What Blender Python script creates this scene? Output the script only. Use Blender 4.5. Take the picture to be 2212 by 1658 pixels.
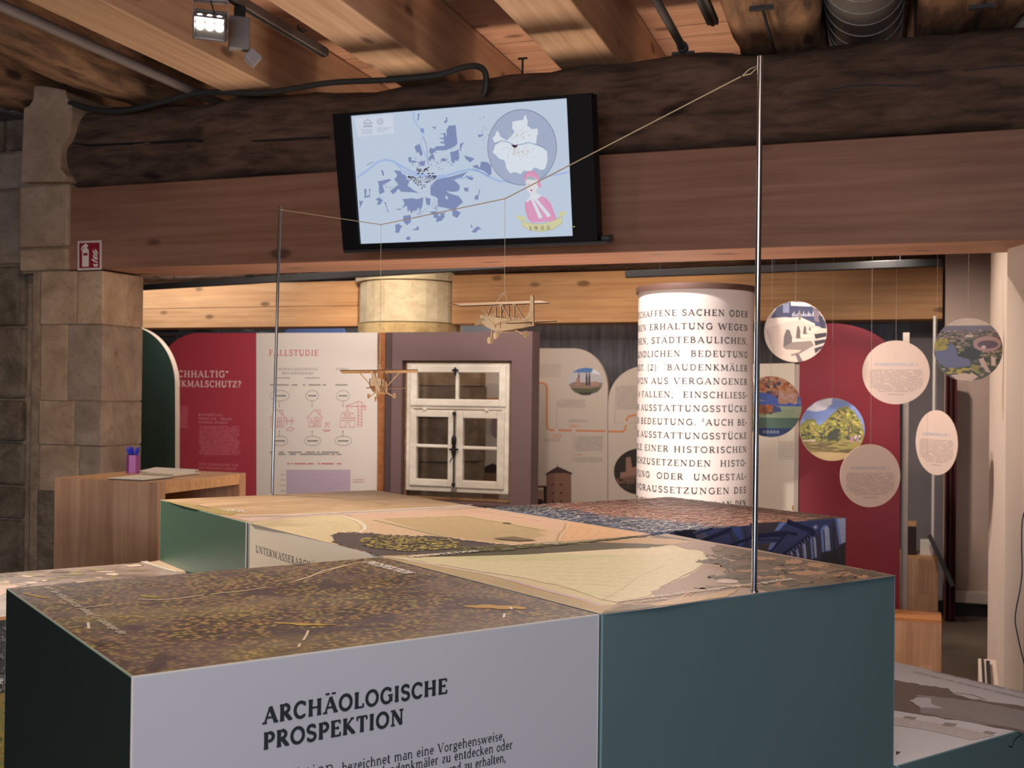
import bpy, math, random
import numpy as np
from math import sin, cos, radians, pi, sqrt, atan2, tan
from mathutils import Vector
from mathutils.geometry import tessellate_polygon
for o in list(bpy.data.objects): bpy.data.objects.remove(o)
SC = bpy.context.scene; COL = SC.collection
random.seed(7)
V3 = lambda *a: np.array(a, float)
# ------------------------------------------------------------ camera
F = 2446.5; PITCH = .0073; ROLL = .0118; H = 1.457; L = .75; YAW = .6135
FW = V3(0, cos(PITCH), sin(PITCH)); _r = V3(1, 0, 0); _u = np.cross(_r, FW)
RT = _r*cos(ROLL)+_u*sin(ROLL); UP = -_r*sin(ROLL)+_u*cos(ROLL); CAM = V3(0, 0, H)
cd = bpy.data.cameras.new('camera'); cam = bpy.data.objects.new('camera', cd); COL.objects.link(cam)
cd.sensor_width = 36; cd.lens = F/2212*36; cd.clip_start = .05; cd.clip_end = 60
from mathutils import Matrix
cam.matrix_world = Matrix(((RT[0], UP[0], -FW[0], 0), (RT[1], UP[1], -FW[1], 0), (RT[2], UP[2], -FW[2], H), (0, 0, 0, 1)))
cd.dof.use_dof = True; cd.dof.focus_distance = 2.15; cd.dof.aperture_fstop = 11.0
SC.camera = cam
# ------------------------------------------------------------ light
SC.view_settings.view_transform = 'Standard'; SC.view_settings.look = 'None'
SC.view_settings.exposure = 0.9; SC.view_settings.gamma = 1; SC.view_settings.use_curve_mapping = False
w = bpy.data.worlds.new('world'); SC.world = w; w.use_nodes = True
w.node_tree.nodes['Background'].inputs[0].default_value = (.80, .70, .66, 1)
w.node_tree.nodes['Background'].inputs[1].default_value = .05
def aim(o, d):
    o.rotation_euler = Vector(d).to_track_quat('-Z', 'Y').to_euler()
def area(name, loc, to, sx, sy, power, col, spread=180):
    l = bpy.data.lights.new(name, 'AREA'); l.shape = 'RECTANGLE'; l.size = sx; l.size_y = sy; l.energy = power; l.color = col
    l.spread = radians(spread)
    o = bpy.data.objects.new(name, l); COL.objects.link(o); o.location = loc; aim(o, V3(*to)-V3(*loc)); return o
def spot(name, loc, to, power, col, ang=50, blend=.6, r=.04):
    l = bpy.data.lights.new(name, 'SPOT'); l.energy = power; l.color = col; l.spot_size = radians(ang); l.spot_blend = blend
    l.shadow_soft_size = r
    o = bpy.data.objects.new(name, l); COL.objects.link(o); o.location = loc; aim(o, V3(*to)-V3(*loc)); return o
WARM = (1, .78, .60); WARM2 = (1, .86, .74); COOL = (.66, .78, 1.0)
area('window_light', (-.9, -3.85, 1.55), (-.1, 2, 1.3), 3.4, 1.5, 72, COOL, 150)
area('ceiling_fill_front', (-.2, .6, 2.70), (-.1, 1.8, .9), 1.8, 1.2, 13, WARM2, 160)
area('ceiling_fill_back', (-.5, 6.9, 2.60), (-.5, 7.6, 0), 3.6, 1.4, 27, WARM2, 170)
area('rear_room_fill', (-.8, 9.7, 2.9), (-.8, 10.4, 0), 6.5, .5, 60, (.86, .9, 1), 170)
spot('ceiling_wash_fill_left', (-1.9, .9, 1.5), (-.9, 3.6, 3.0), 25, WARM, 95, .9, .15)  # added upward fill that brightens the joists, no lamp stands there
spot('ceiling_wash_fill_right', (1.3, 1.2, 1.5), (.6, 4.0, 3.0), 12, WARM, 90, .9, .15)  # same added upward fill for the right half of the ceiling
spot('spot_text_column', (.35, 4.93, 2.60), (.86, 5.34, 1.15), 60, (1, .88, .82), 100, .8)
spot('spot_text_column_low', (.15, 2.6, 2.40), (.83, 5.3, 1.30), 145, (1, .90, .86), 18, .7)
spot('spot_blocks_left', (-2.4, 4.4, 2.12), (-.62, 3.0, .95), 190, WARM2, 44, .8, .08)
spot('spot_blocks_top', (.5, 3.9, 2.7), (.0, 2.5, 1.1), 46, WARM2, 80, .9, .08)
spot('spot_rear_column', (-1.0, 7.7, 2.55), (-1.08, 8.9, 2.25), 46, (1, .86, .68), 50, .95)
spot('spot_rear_beam_left', (-2.55, 8.5, 2.72), (-2.75, 9.95, 2.1), 7, (1, .74, .50), 60, .9)
spot('spot_rear_beam_mid', (-1.55, 8.4, 2.72), (-1.5, 9.5, 2.1), 3, (1, .74, .50), 50, .9)
spot('spot_rear_beam_right', (1.05, 7.5, 2.72), (1.1, 8.6, 2.15), 8, (1, .74, .50), 70, .9)
spot('spot_panels_left', (-1.6, 6.2, 2.55), (-1.75, 8.6, 1.25), 44, WARM2, 70, .8)
spot('spot_panels_mid', (0, 5.9, 2.55), (-.1, 8.2, 1.3), 36, WARM2, 65, .8)
spot('spot_panels_right', (1.4, 5.4, 2.55), (1.9, 6.9, 1.2), 20, WARM2, 75, .8)
spot('spot_discs', (.95, 5.05, 2.35), (2.15, 4.7, 1.0), 38, WARM2, 90, .7, .012)
spot('pink_wall_fill_spot', (2.0, 6.3, 2.5), (3.0, 7.7, .9), 42, WARM2, 80, .8)  # added fill to brighten the pinkish rear wall
area('beam_soffit_fill', (.1, 4.9, .12), (0, 4.5, 3), 1.9, .4, 17, WARM, 120)  # added upward fill behind the blocks, brightens the beam's underside
spot('spot_desk', (-1.2, 3.9, 2.6), (-1.5, 4.55, 1.1), 16, WARM2, 50, .9)
spot('spot_pillar', (-1.3, 3.2, 2.6), (-2.35, 5.3, 1.15), 34, (1, .80, .60), 50, .9)
# ------------------------------------------------------------ geometry helpers
def ray(x, y): return FW+RT*(x-1106)/F-UP*(y-829)/F
def onz(x, y, z): d = ray(x, y); return CAM+d*(z-H)/d[2]
def atY(x, y, Y): d = ray(x, y); return CAM+d*Y/d[1]
def unit(a): a = np.array(a, float); return a/np.linalg.norm(a)
class Fr:                                   # a flat frame: right S, up T, outward N
    def __init__(s, o, S, T, N=None):
        s.o = np.array(o, float); s.S = unit(S); s.T = unit(T); s.N = unit(np.cross(s.S, s.T)) if N is None else unit(N)
    def p(s, a, b, c=0.): return s.o+s.S*a+s.T*b+s.N*c
    def px(s, x, y, off=0.):
        d = ray(x, y); q = CAM+d*(np.dot(s.o+s.N*off-CAM, s.N)/np.dot(d, s.N)); q = q-s.o
        return (float(q@s.S), float(q@s.T))
    def at(s, a, b, c=0.): return Fr(s.p(a, b, c), s.S, s.T, s.N)
WORLD = Fr((0, 0, 0), (1, 0, 0), (0, 1, 0))
G0 = V3(-.5683*L, -1.8874*L, 0)             # camera in block grid
GV = V3(cos(YAW), -0., 0); 
def grid(v, u, z=0.):
    d = V3(v*L, u*L, 0)-G0; a = V3(cos(YAW), -sin(YAW), 0); b = V3(sin(YAW), cos(YAW), 0)
    return V3(d@a, d@b, z)
DV = grid(1, 0)-grid(0, 0); DU = grid(0, 1)-grid(0, 0); DV = unit(DV); DU = unit(DU)
A70 = radians(70)
R_ = V3(sin(A70), -cos(A70), 0)            # beam direction (to the right)
NB = V3(-cos(A70), -sin(A70), 0)           # beam faces look this way
Z_ = V3(0, 0, 1)
J_ = V3(sin(radians(18)), cos(radians(18)), 0); JX = V3(cos(radians(18)), -sin(radians(18)), 0)
def bfr(Y0, z=0.): return Fr((0, Y0, z), R_, Z_, NB)
def lin(c):
    c = c/255.; return c/12.92 if c <= .04045 else ((c+.055)/1.055)**2.4
def C(r, g, b): return (lin(r), lin(g), lin(b), 1.)
# ------------------------------------------------------------ materials
def nodes(name):
    m = bpy.data.materials.new(name); m.use_nodes = True; nt = m.node_tree
    return m, nt, nt.nodes['Principled BSDF']
def attr(nt, n='tc'):
    a = nt.nodes.new('ShaderNodeAttribute'); a.attribute_name = n; return a
def mapping(nt, sc, src=None):
    mp = nt.nodes.new('ShaderNodeMapping'); mp.inputs['Scale'].default_value = sc
    nt.links.new((src or attr(nt)).outputs['Vector'], mp.inputs['Vector']); return mp
def noise(nt, vec, scale, detail=4, rough=.55, dist=0.):
    n = nt.nodes.new('ShaderNodeTexNoise'); n.inputs['Scale'].default_value = scale; n.inputs['Detail'].default_value = detail
    n.inputs['Roughness'].default_value = rough; n.inputs['Distortion'].default_value = dist
    nt.links.new(vec.outputs[0], n.inputs['Vector']); return n
def voro(nt, vec, scale, feat='F1'):
    n = nt.nodes.new('ShaderNodeTexVoronoi'); n.inputs['Scale'].default_value = scale; n.feature = feat
    nt.links.new(vec.outputs[0], n.inputs['Vector']); return n
def ramp(nt, fac, stops, interp='LINEAR'):
    r = nt.nodes.new('ShaderNodeValToRGB'); r.color_ramp.interpolation = interp; e = r.color_ramp.elements
    while len(e) < len(stops): e.new(.5)
    for k, (p, c) in enumerate(stops): e[k].position = p; e[k].color = c if len(c) == 4 else (*c, 1)
    nt.links.new(fac, r.inputs['Fac']); return r
def mixc(nt, a, b, f, mode='MIX'):
    m = nt.nodes.new('ShaderNodeMix'); m.data_type = 'RGBA'; m.blend_type = mode
    for v, i in ((a, 6), (b, 7)):
        if hasattr(v, 'links'): nt.links.new(v, m.inputs[i])
        else: m.inputs[i].default_value = v
    if hasattr(f, 'links'): nt.links.new(f, m.inputs[0])
    else: m.inputs[0].default_value = f
    return m.outputs[2]
def bump(nt, bs, h, s, d=.01):
    b = nt.nodes.new('ShaderNodeBump'); b.inputs['Strength'].default_value = s; b.inputs['Distance'].default_value = d
    nt.links.new(h, b.inputs['Height']); nt.links.new(b.outputs[0], bs.inputs['Normal'])
MATS = {}
def plain(name, c, rough=.5, metal=0., var=.06, scale=6, bmp=0., spec=.5):
    if name in MATS: return MATS[name]
    m, nt, bs = nodes(name); mp = mapping(nt, (1, 1, 1)); n = noise(nt, mp, scale, 4)
    d = tuple(x*(1-var) for x in c[:3])+(1,); l = tuple(min(1, x*(1+var)) for x in c[:3])+(1,)
    r = ramp(nt, n.outputs[0], [(.3, d), (.7, l)]); nt.links.new(r.outputs[0], bs.inputs['Base Color'])
    bs.inputs['Roughness'].default_value = rough; bs.inputs['Metallic'].default_value = metal
    bs.inputs['Specular IOR Level'].default_value = spec
    if bmp: bump(nt, bs, noise(nt, mp, scale*8, 5).outputs[0], bmp)
    MATS[name] = m; return m
def wood(name, c1, c2, knots=True, grain=(.35, 9, 9), rough=.6, planks=0, pc=None):
    if name in MATS: return MATS[name]
    m, nt, bs = nodes(name); mp = mapping(nt, grain)
    n = noise(nt, mp, 3.2, 6, .6, .4); r = ramp(nt, n.outputs[0], [(.32, c1), (.68, c2)])
    col = r.outputs[0]
    big = noise(nt, mapping(nt, (.8, 2.5, 2.5)), 1.3, 3)
    col = mixc(nt, col, (.62, .55, .5, 1), ramp(nt, big.outputs[0], [(.45, (0, 0, 0)), (.8, (.7, .7, .7))]).outputs[0], 'MULTIPLY')
    if knots:
        v = voro(nt, mapping(nt, (2.3, 5.2, 5.2)), 1.)
        col = mixc(nt, col, tuple(x*.32 for x in c1[:3])+(1,), ramp(nt, v.outputs['Distance'], [(.09, (.8,)*3), (.15, (0, 0, 0))]).outputs[0])
    nt.links.new(col, bs.inputs['Base Color']); bs.inputs['Roughness'].default_value = rough
    bs.inputs['Specular IOR Level'].default_value = .3
    bump(nt, bs, n.outputs[0], .15, .004); MATS[name] = m; return m
def stone(name, c1, c2, c3, scale=5., bmp=.5):
    if name in MATS: return MATS[name]
    m, nt, bs = nodes(name); mp = mapping(nt, (1, 1, 1.6)); n = noise(nt, mp, scale, 7, .65, .5)
    r = ramp(nt, n.outputs[0], [(.30, c1), (.52, c2), (.75, c3)])
    n2 = noise(nt, mp, scale*5, 6, .7)
    col = mixc(nt, r.outputs[0], (.45, .40, .36, 1), ramp(nt, n2.outputs[0], [(.56, (0, 0, 0)), (.74, (.75,)*3)]).outputs[0], 'MULTIPLY')
    nt.links.new(col, bs.inputs['Base Color']); bs.inputs['Roughness'].default_value = .95; bs.inputs['Specular IOR Level'].default_value = .1
    h = mixc(nt, n.outputs[0], n2.outputs[0], .45); bump(nt, bs, h, bmp, .03); MATS[name] = m; return m
def colmat(name, rough=.5, tex=0., emit=0., sc=(30, 30, 30), spec=.5):
    if name in MATS: return MATS[name]
    m, nt, bs = nodes(name); a = attr(nt, 'col'); col = a.outputs['Color']
    if tex:
        n = noise(nt, mapping(nt, sc), 1., 4, .65)
        col = mixc(nt, col, ramp(nt, n.outputs[0], [(.3, (1-tex,)*3), (.7, (1+tex,)*3)]).outputs[0], 1., 'MULTIPLY')
    nt.links.new(col, bs.inputs['Base Color']); bs.inputs['Roughness'].default_value = rough
    bs.inputs['Specular IOR Level'].default_value = spec if not emit else .1
    if emit:
        nt.links.new(col, bs.inputs['Emission Color']); bs.inputs['Emission Strength'].default_value = emit
        bs.inputs['Base Color'].default_value = (0, 0, 0, 1)
        for l in list(bs.inputs['Base Color'].links): nt.links.remove(l)
    MATS[name] = m; return m
# ------------------------------------------------------------ object helpers
def tag(o, label=None, cat=None, group=None, kind=None):
    if label: o['label'] = label
    if cat: o['category'] = cat
    if group: o['group'] = group
    if kind: o['kind'] = kind
    return o
def empty(name, loc, label=None, cat=None, group=None, kind=None):
    o = bpy.data.objects.new(name, None); COL.objects.link(o); o.location = [float(x) for x in loc]; o.empty_display_size = .05
    return tag(o, label, cat, group, kind)
def copy_tree(o, parent=None):
    c = o.copy(); COL.objects.link(c)
    if parent is not None: c.parent = parent
    for ch in o.children: copy_tree(ch, c)
    return c
def wloc(o):
    p = V3(*o.location)
    while o.parent: o = o.parent; p = p+V3(*o.location)
    return p
class MB:
    def __init__(s): s.v = []; s.f = []; s.m = []; s.t = []; s.c = []; s.sm = []; s.off = V3(random.random()*9, random.random()*9, random.random()*9)
    def _add(s, vs, fs, m=0, tc=None, col=(1, 1, 1, 1), smooth=False):
        b = len(s.v); s.v += [tuple(map(float, x)) for x in vs]; tc = tc if tc is not None else vs
        s.t += [tuple(map(float, np.array(x, float)+s.off)) for x in tc]
        for k, f in enumerate(fs):
            s.f.append(tuple(b+i for i in f)); s.m.append(m if isinstance(m, int) else m[k]); s.c.append(col); s.sm.append(smooth)
        return s
    def box(s, fr, a, b, c, m=0):
        q = [(x, y, z) for z in c for y in b for x in a]
        vs = [fr.p(*x) for x in q]
        fs = [(0, 2, 3, 1), (4, 5, 7, 6), (0, 1, 5, 4), (2, 6, 7, 3), (0, 4, 6, 2), (1, 3, 7, 5)]
        return s._add(vs, fs, m, q)
    def prism(s, fr, pts, c0, c1, m=0, ms=None, smooth=False):
        n = len(pts); q = [(x, y, c0) for x, y in pts]+[(x, y, c1) for x, y in pts]; vs = [fr.p(*x) for x in q]
        ar = sum(pts[i][0]*pts[(i+1) % n][1]-pts[(i+1) % n][0]*pts[i][1] for i in range(n))
        up = list(range(n, 2*n)); dn = list(range(n))[::-1]
        if ar < 0: up = up[::-1]; dn = dn[::-1]
        s._add(vs, [up, dn], m, q)
        side = [(i, (i+1) % n, n+(i+1) % n, n+i) for i in range(n)]
        if ar < 0: side = [f[::-1] for f in side]
        return s._add(vs, side, m if ms is None else ms, q, smooth=smooth)
    def tube(s, pts, r, seg=8, m=0, caps=True):
        pts = [np.array(p, float) for p in pts]; n = len(pts); vs = []; q = []; ln = 0
        prev = None
        for i, p in enumerate(pts):
            d = unit(pts[min(i+1, n-1)]-pts[max(i-1, 0)])
            if prev is None: a = unit(np.cross(d, Z_ if abs(d[2]) < .9 else V3(1, 0, 0)))
            else: a = unit(prev-d*(prev@d))
            prev = a; b = np.cross(d, a); rr = r[i] if hasattr(r, '__len__') else r
            if i: ln += np.linalg.norm(p-pts[i-1])
            for k in range(seg):
                t = 2*pi*k/seg; vs.append(p+a*cos(t)*rr+b*sin(t)*rr); q.append((ln, cos(t)*rr, sin(t)*rr))
        fs = [(i*seg+k, i*seg+(k+1) % seg, (i+1)*seg+(k+1) % seg, (i+1)*seg+k) for i in range(n-1) for k in range(seg)]
        s._add(vs, fs, m, q, smooth=True)
        if caps: s._add(vs, [tuple(range(seg))[::-1], tuple(range((n-1)*seg, n*seg))], m, q)
        return s
    def lathe(s, o, prof, seg=24, m=0, ax=Z_):
        ax = unit(ax); a = unit(np.cross(ax, V3(0, 1, .01))); b = np.cross(ax, a); vs = []
        for r, h in prof:
            for k in range(seg):
                t = 2*pi*k/seg; vs.append(np.array(o)+ax*h+a*cos(t)*r+b*sin(t)*r)
        n = len(prof)
        fs = [(i*seg+k, i*seg+(k+1) % seg, (i+1)*seg+(k+1) % seg, (i+1)*seg+k) for i in range(n-1) for k in range(seg)]
        s._add(vs, fs, m, None, smooth=True)
        return s._add(vs, [tuple(range(seg))[::-1], tuple(range((n-1)*seg, n*seg))], m)
    def build(s, name, mats, parent=None, bevel=0, loc=None, label=None, kind=None, segs=2, bang=35):
        org = np.array(loc, float) if loc is not None else (wloc(parent) if parent is not None else np.mean(np.array(s.v), 0))
        base = wloc(parent) if parent is not None else V3(0, 0, 0)
        me = bpy.data.meshes.new(name); me.from_pydata([tuple(np.array(v)-org) for v in s.v], [], s.f)
        if not isinstance(mats, (list, tuple)): mats = [mats]
        for m in mats: me.materials.append(m)
        me.polygons.foreach_set('material_index', s.m); me.polygons.foreach_set('use_smooth', s.sm)
        a = me.attributes.new('tc', 'FLOAT_VECTOR', 'POINT'); a.data.foreach_set('vector', np.array(s.t, 'f').ravel())
        c = me.attributes.new('col', 'FLOAT_COLOR', 'CORNER')
        c.data.foreach_set('color', np.repeat(np.array(s.c, 'f'), [len(f) for f in s.f], axis=0).ravel())
        me.update(); o = bpy.data.objects.new(name, me); COL.objects.link(o)
        if parent is not None: o.parent = parent
        o.location = [float(x) for x in (org-base)]
        if bevel:
            md = o.modifiers.new('bevel', 'BEVEL'); md.width = bevel; md.segments = segs; md.limit_method = 'ANGLE'; md.angle_limit = radians(bang)
        if label: o['label'] = label
        if kind: o['kind'] = kind
        return o
# ------------------------------------------------------------ flat print
def ell(cx, cy, rx, ry, n=28, a0=0, a1=360):
    return [(cx+rx*cos(radians(a0+(a1-a0)*k/n)), cy+ry*sin(radians(a0+(a1-a0)*k/n))) for k in range(n+(a1-a0 < 360))]
def wob(pts, amp, n=6, seed=1, close=True):
    rg = random.Random(seed); out = []; k = len(pts)
    for i in range(k if close else k-1):
        a = pts[i]; b = pts[(i+1) % k]; out.append(a)
        for j in range(1, n):
            t = j/n; out.append((a[0]+(b[0]-a[0])*t+rg.uniform(-amp, amp), a[1]+(b[1]-a[1])*t+rg.uniform(-amp, amp)*.5))
    return out
class Art:
    def __init__(s, fr, off=.0006, use_px=True, curve=None):
        s.fr = fr; s.off = off; s.mb = MB(); s.px = use_px; s.step = 6e-6; s.curve = curve
    def P(s, q): return s.fr.px(*q) if s.px else q
    def poly(s, pts, col, conv=True):
        pts = [s.P(q) for q in pts] if conv else pts
        s.off += s.step
        try: tr = tessellate_polygon([[Vector((a, b, 0)) for a, b in pts]])
        except Exception: return
        tri = []
        for t in tr:
            (x0, y0), (x1, y1), (x2, y2) = [pts[i] for i in t]
            tri.append(t if (x1-x0)*(y2-y0)-(x2-x0)*(y1-y0) > 0 else t[::-1])
        f = s.curve or s.fr.p
        s.mb._add([f(a, b, s.off) for a, b in pts], tri, 0, [(a, b, 0) for a, b in pts], col)
    def rect(s, x0, y0, x1, y1, col): s.poly([(x0, y0), (x1, y0), (x1, y1), (x0, y1)], col)
    def line(s, pts, wd, col, conv=True, closed=False):
        pts = [s.P(q) for q in pts] if conv else list(pts)
        if closed: pts = pts+[pts[0]]
        n = len(pts); Lf = []; Rt = []
        for i in range(n):
            a = np.array(pts[max(i-1, 0)]); b = np.array(pts[min(i+1, n-1)])
            if closed and i in (0, n-1): a = np.array(pts[-2]); b = np.array(pts[1])
            d = b-a; ln = np.hypot(*d) or 1; d = d/ln; nn = np.array((-d[1], d[0]))
            p = np.array(pts[i]); k = 1.
            if 0 < i < n-1:
                d1 = p-a; d2 = b-p; c_ = (d1@d2)/((np.hypot(*d1)*np.hypot(*d2)) or 1); k = min(1.6, 1/max(.3, sqrt(max(0, (1+c_)/2))))
            ww = wd[i] if hasattr(wd, '__len__') else wd
            Lf.append(p+nn*ww/2*k); Rt.append(p-nn*ww/2*k)
        s.off += s.step; f = s.curve or s.fr.p
        vs = [f(float(a), float(b), s.off) for a, b in Lf+Rt]
        fs = [(n+i, n+i+1, i+1, i) for i in range(n-1)]
        s.mb._add(vs, fs, 0, [(float(a), float(b), 0) for a, b in Lf+Rt], col)
    def greek(s, x0, y0, x1, y1, rows, col, seed=3, ragged=.12, fill=.5, words=5, shape=None):
        rg = random.Random(seed); st_ = s.step; s.off += st_; s.step = 0
        for i in range(rows):
            t0 = (i+.5-fill/2)/rows; t1 = (i+.5+fill/2)/rows
            a, b = (x0, x1-(x1-x0)*rg.random()*ragged)
            if shape: h = shape((i+.5)/rows); m_ = (x0+x1)/2; a, b = m_-(x1-x0)/2*h, m_+(x1-x0)/2*h
            cuts = sorted(rg.random() for _ in range(words-1)); e = [0]+cuts+[1]
            for k in range(words):
                p, q = e[k]+.012, e[k+1]-.012
                if q-p > .03: s.rect(a+(b-a)*p, y0+(y1-y0)*t0, a+(b-a)*q, y0+(y1-y0)*t1, col)
        s.step = st_
    def build(s, name, parent, mat, label=None): return s.mb.build(name, mat, parent, label=label)
# ------------------------------------------------------------ a drawn serif alphabet (strokes)
def E(cx, cy, rx, ry, a0, a1, n=10): return [(cx+rx*cos(radians(a0+(a1-a0)*k/n)), cy+ry*sin(radians(a0+(a1-a0)*k/n))) for k in range(n+1)]
K, N, M = 1., .5, .82
def S_(x, y, w=.12): return (N, [(x-w, y+(.03 if y < .5 else -.03)), (x+w, y+(.03 if y < .5 else -.03))])
def I_(x, h=1.): return (K, [(x, 0), (x, h)])
X = .70
def Gl():
    g = {}
    g['A'] = (.78, [(N, [(.10, 0), (.38, 1)]), (K, [(.38, 1), (.68, 0)]), (N, [(.21, .34), (.57, .34)]), S_(.10, 0), S_(.68, 0)])
    g['B'] = (.66, [I_(.17), (N, [(.05, .97), (.3, .97)]), (M, E(.30, .75, .2, .22, 90, -90)), (N, [(.17, .53), (.3, .53)]), (M, E(.32, .28, .25, .25, 90, -90)), (N, [(.05, .03), (.32, .03)])])
    g['C'] = (.70, [(M, E(.40, .5, .30, .47, 50, 310, 16)), (N, [(.62, .98), (.62, .72)]), (N, [(.57, .1), (.65, .2)])])
    g['D'] = (.76, [I_(.17), (N, [(.05, .97), (.32, .97)]), (N, [(.05, .03), (.32, .03)]), (M, E(.32, .5, .33, .47, 90, -90, 14))])
    g['E'] = (.62, [I_(.17), (N, [(.05, .97), (.55, .97)]), (N, [(.05, .03), (.57, .03)]), (N, [(.17, .52), (.44, .52)]), (N, [(.54, .98), (.54, .78)]), (N, [(.56, .0), (.56, .24)]), (N, [(.44, .62), (.44, .42)])])
    g['F'] = (.58, [I_(.17), (N, [(.05, .97), (.53, .97)]), S_(.17, 0), (N, [(.17, .5), (.42, .5)]), (N, [(.52, .98), (.52, .76)]), (N, [(.42, .6), (.42, .4)])])
    g['G'] = (.76, [(M, E(.40, .5, .30, .47, 50, 325, 16)), (N, [(.62, .98), (.62, .72)]), (K, [(.64, .42), (.64, .08)]), S_(.62, .47, .14)])
    g['H'] = (.82, [I_(.18), I_(.64), (N, [(.18, .5), (.64, .5)]), S_(.18, 0), S_(.18, 1), S_(.64, 0), S_(.64, 1)])
    g['I'] = (.36, [I_(.18), S_(.18, 0), S_(.18, 1)])
    g['J'] = (.4, [(K, [(.24, 1), (.24, .05)]), (N, E(.1, .05, .14, .2, 0, -110, 6)), S_(.24, 1)])
    g['K'] = (.74, [I_(.17), S_(.17, 0), S_(.17, 1), (N, [(.17, .42), (.55, .97)]), (K, [(.28, .56), (.64, .03)]), S_(.56, 1, .1), S_(.64, 0, .1)])
    g['L'] = (.60, [I_(.17), S_(.17, 1), (N, [(.05, .03), (.54, .03)]), (N, [(.54, 0), (.54, .26)])])
    g['M'] = (.98, [(N, [(.16, 0), (.18, 1)]), (K, [(.18, 1), (.48, .12)]), (N, [(.48, .12), (.78, 1)]), (K, [(.79, 1), (.81, 0)]), S_(.15, 0), S_(.81, 0), S_(.14, 1, .08), S_(.83, 1, .08)])
    g['N'] = (.82, [(N, [(.16, 0), (.16, 1)]), (K, [(.17, 1), (.66, .03)]), (N, [(.66, 0), (.66, 1)]), S_(.16, 0), S_(.12, 1, .09), S_(.66, 1)])
    g['O'] = (.80, [(M, E(.40, .5, .31, .47, 0, 360, 22))])
    g['P'] = (.62, [I_(.17), S_(.17, 0), (N, [(.05, .97), (.31, .97)]), (M, E(.31, .71, .23, .26, 90, -90)), (N, [(.17, .45), (.31, .45)])])
    g['Q'] = (.8, g['O'][1]+[(K, [(.4, .12), (.7, -.16)])])
    g['R'] = (.70, [I_(.17), S_(.17, 0), (N, [(.05, .97), (.31, .97)]), (M, E(.31, .73, .21, .24, 90, -90)), (N, [(.17, .49), (.31, .49)]), (K, [(.33, .47), (.60, .03)]), S_(.62, 0, .08)])
    g['S'] = (.58, [(M, E(.29, .74, .19, .23, 40, 250, 10)[:-1]+E(.29, .26, .20, .24, 80, -140, 10)), (N, [(.47, .98), (.47, .76)]), (N, [(.10, .02), (.10, .25)])])
    g['T'] = (.66, [I_(.33), S_(.33, 0), (N, [(.05, .97), (.61, .97)]), (N, [(.06, .98), (.06, .74)]), (N, [(.60, .98), (.60, .74)])])
    g['U'] = (.78, [(K, [(.17, 1), (.17, .32)]+E(.39, .32, .22, .29, 180, 360)[1:]), (N, [(.61, .32), (.61, 1)]), S_(.17, 1), S_(.61, 1)])
    g['V'] = (.76, [(K, [(.10, 1), (.38, 0)]), (N, [(.38, 0), (.66, 1)]), S_(.10, 1), S_(.66, 1)])
    g['W'] = (1.1, [(K, [(.10, 1), (.33, 0)]), (N, [(.33, 0), (.55, .95)]), (K, [(.55, .95), (.78, 0)]), (N, [(.78, 0), (1.0, 1)]), S_(.10, 1), S_(1.0, 1)])
    g['X'] = (.74, [(K, [(.12, 1), (.62, 0)]), (N, [(.6, 1), (.12, 0)]), S_(.12, 1, .1), S_(.6, 1, .1), S_(.12, 0, .1), S_(.62, 0, .1)])
    g['Y'] = (.72, [(K, [(.10, 1), (.36, .48), (.36, 0)]), (N, [(.36, .48), (.62, 1)]), S_(.36, 0), S_(.1, 1, .1), S_(.62, 1, .1)])
    g['Z'] = (.64, [(N, [(.08, .97), (.56, .97)]), (K, [(.54, .97), (.08, .03)]), (N, [(.06, .03), (.58, .03)]), (N, [(.08, .98), (.08, .76)]), (N, [(.57, .0), (.57, .24)])])
    for a, b in (('Ä', 'A'), ('Ö', 'O'), ('Ü', 'U')):
        w = g[b][0]; g[a] = (w, g[b][1]+[(K*1.1, [(w/2-.17, 1.14), (w/2-.17, 1.27)]), (K*1.1, [(w/2+.17, 1.14), (w/2+.17, 1.27)])])
    g['a'] = (.52, [(M, E(.24, .5, .17, .18, 130, 10, 6)+[(.41, .5), (.41, .0)]), (M, E(.25, .2, .17, .18, 60, 330, 10)), (N, [(.41, .03), (.5, .03)])])
    g['b'] = (.58, [(K, [(.12, .02), (.12, 1.06)]), (M, E(.31, .34, .20, .33, 130, -130, 12)), S_(.08, 1.06, .06)])
    g['c'] = (.48, [(M, E(.28, .34, .19, .33, 50, 310, 12)), (N, [(.42, .68), (.42, .5)])])
    g['d'] = (.60, [(K, [(.45, 0), (.45, 1.06)]), (M, E(.26, .34, .19, .33, 50, 310, 12)), S_(.4, 1.06, .06), S_(.5, 0, .07)])
    g['e'] = (.52, [(M, [(.10, .36), (.44, .38)]+E(.27, .36, .18, .32, 5, 310, 14)[1:])])
    g['f'] = (.36, [(K, [(.16, 0), (.16, .8)]+E(.3, .82, .14, .24, 180, 70, 6)), (N, [(.04, .67), (.32, .67)]), S_(.18, 0)])
    g['g'] = (.54, [(M, E(.26, .46, .17, .21, 0, 360, 12)), (M, [(.16, .26), (.12, .14), (.40, .06)]+E(.26, -.1, .19, .15, 50, -230, 12)), (N, [(.4, .62), (.52, .68)])])
    g['h'] = (.62, [(K, [(.13, 0), (.13, 1.06)]), (M, E(.31, .42, .17, .26, 160, 0, 8)+[(.48, 0)]), S_(.13, 0, .1), S_(.48, 0, .1), S_(.09, 1.06, .06)])
    g['i'] = (.30, [I_(.14, X), S_(.14, 0, .1), S_(.09, X, .06), (K*1.15, [(.14, .90), (.14, 1.03)])])
    g['j'] = (.28, [(K, [(.16, X), (.16, -.1)]), (K*1.15, [(.16, .90), (.16, 1.03)])])
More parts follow.
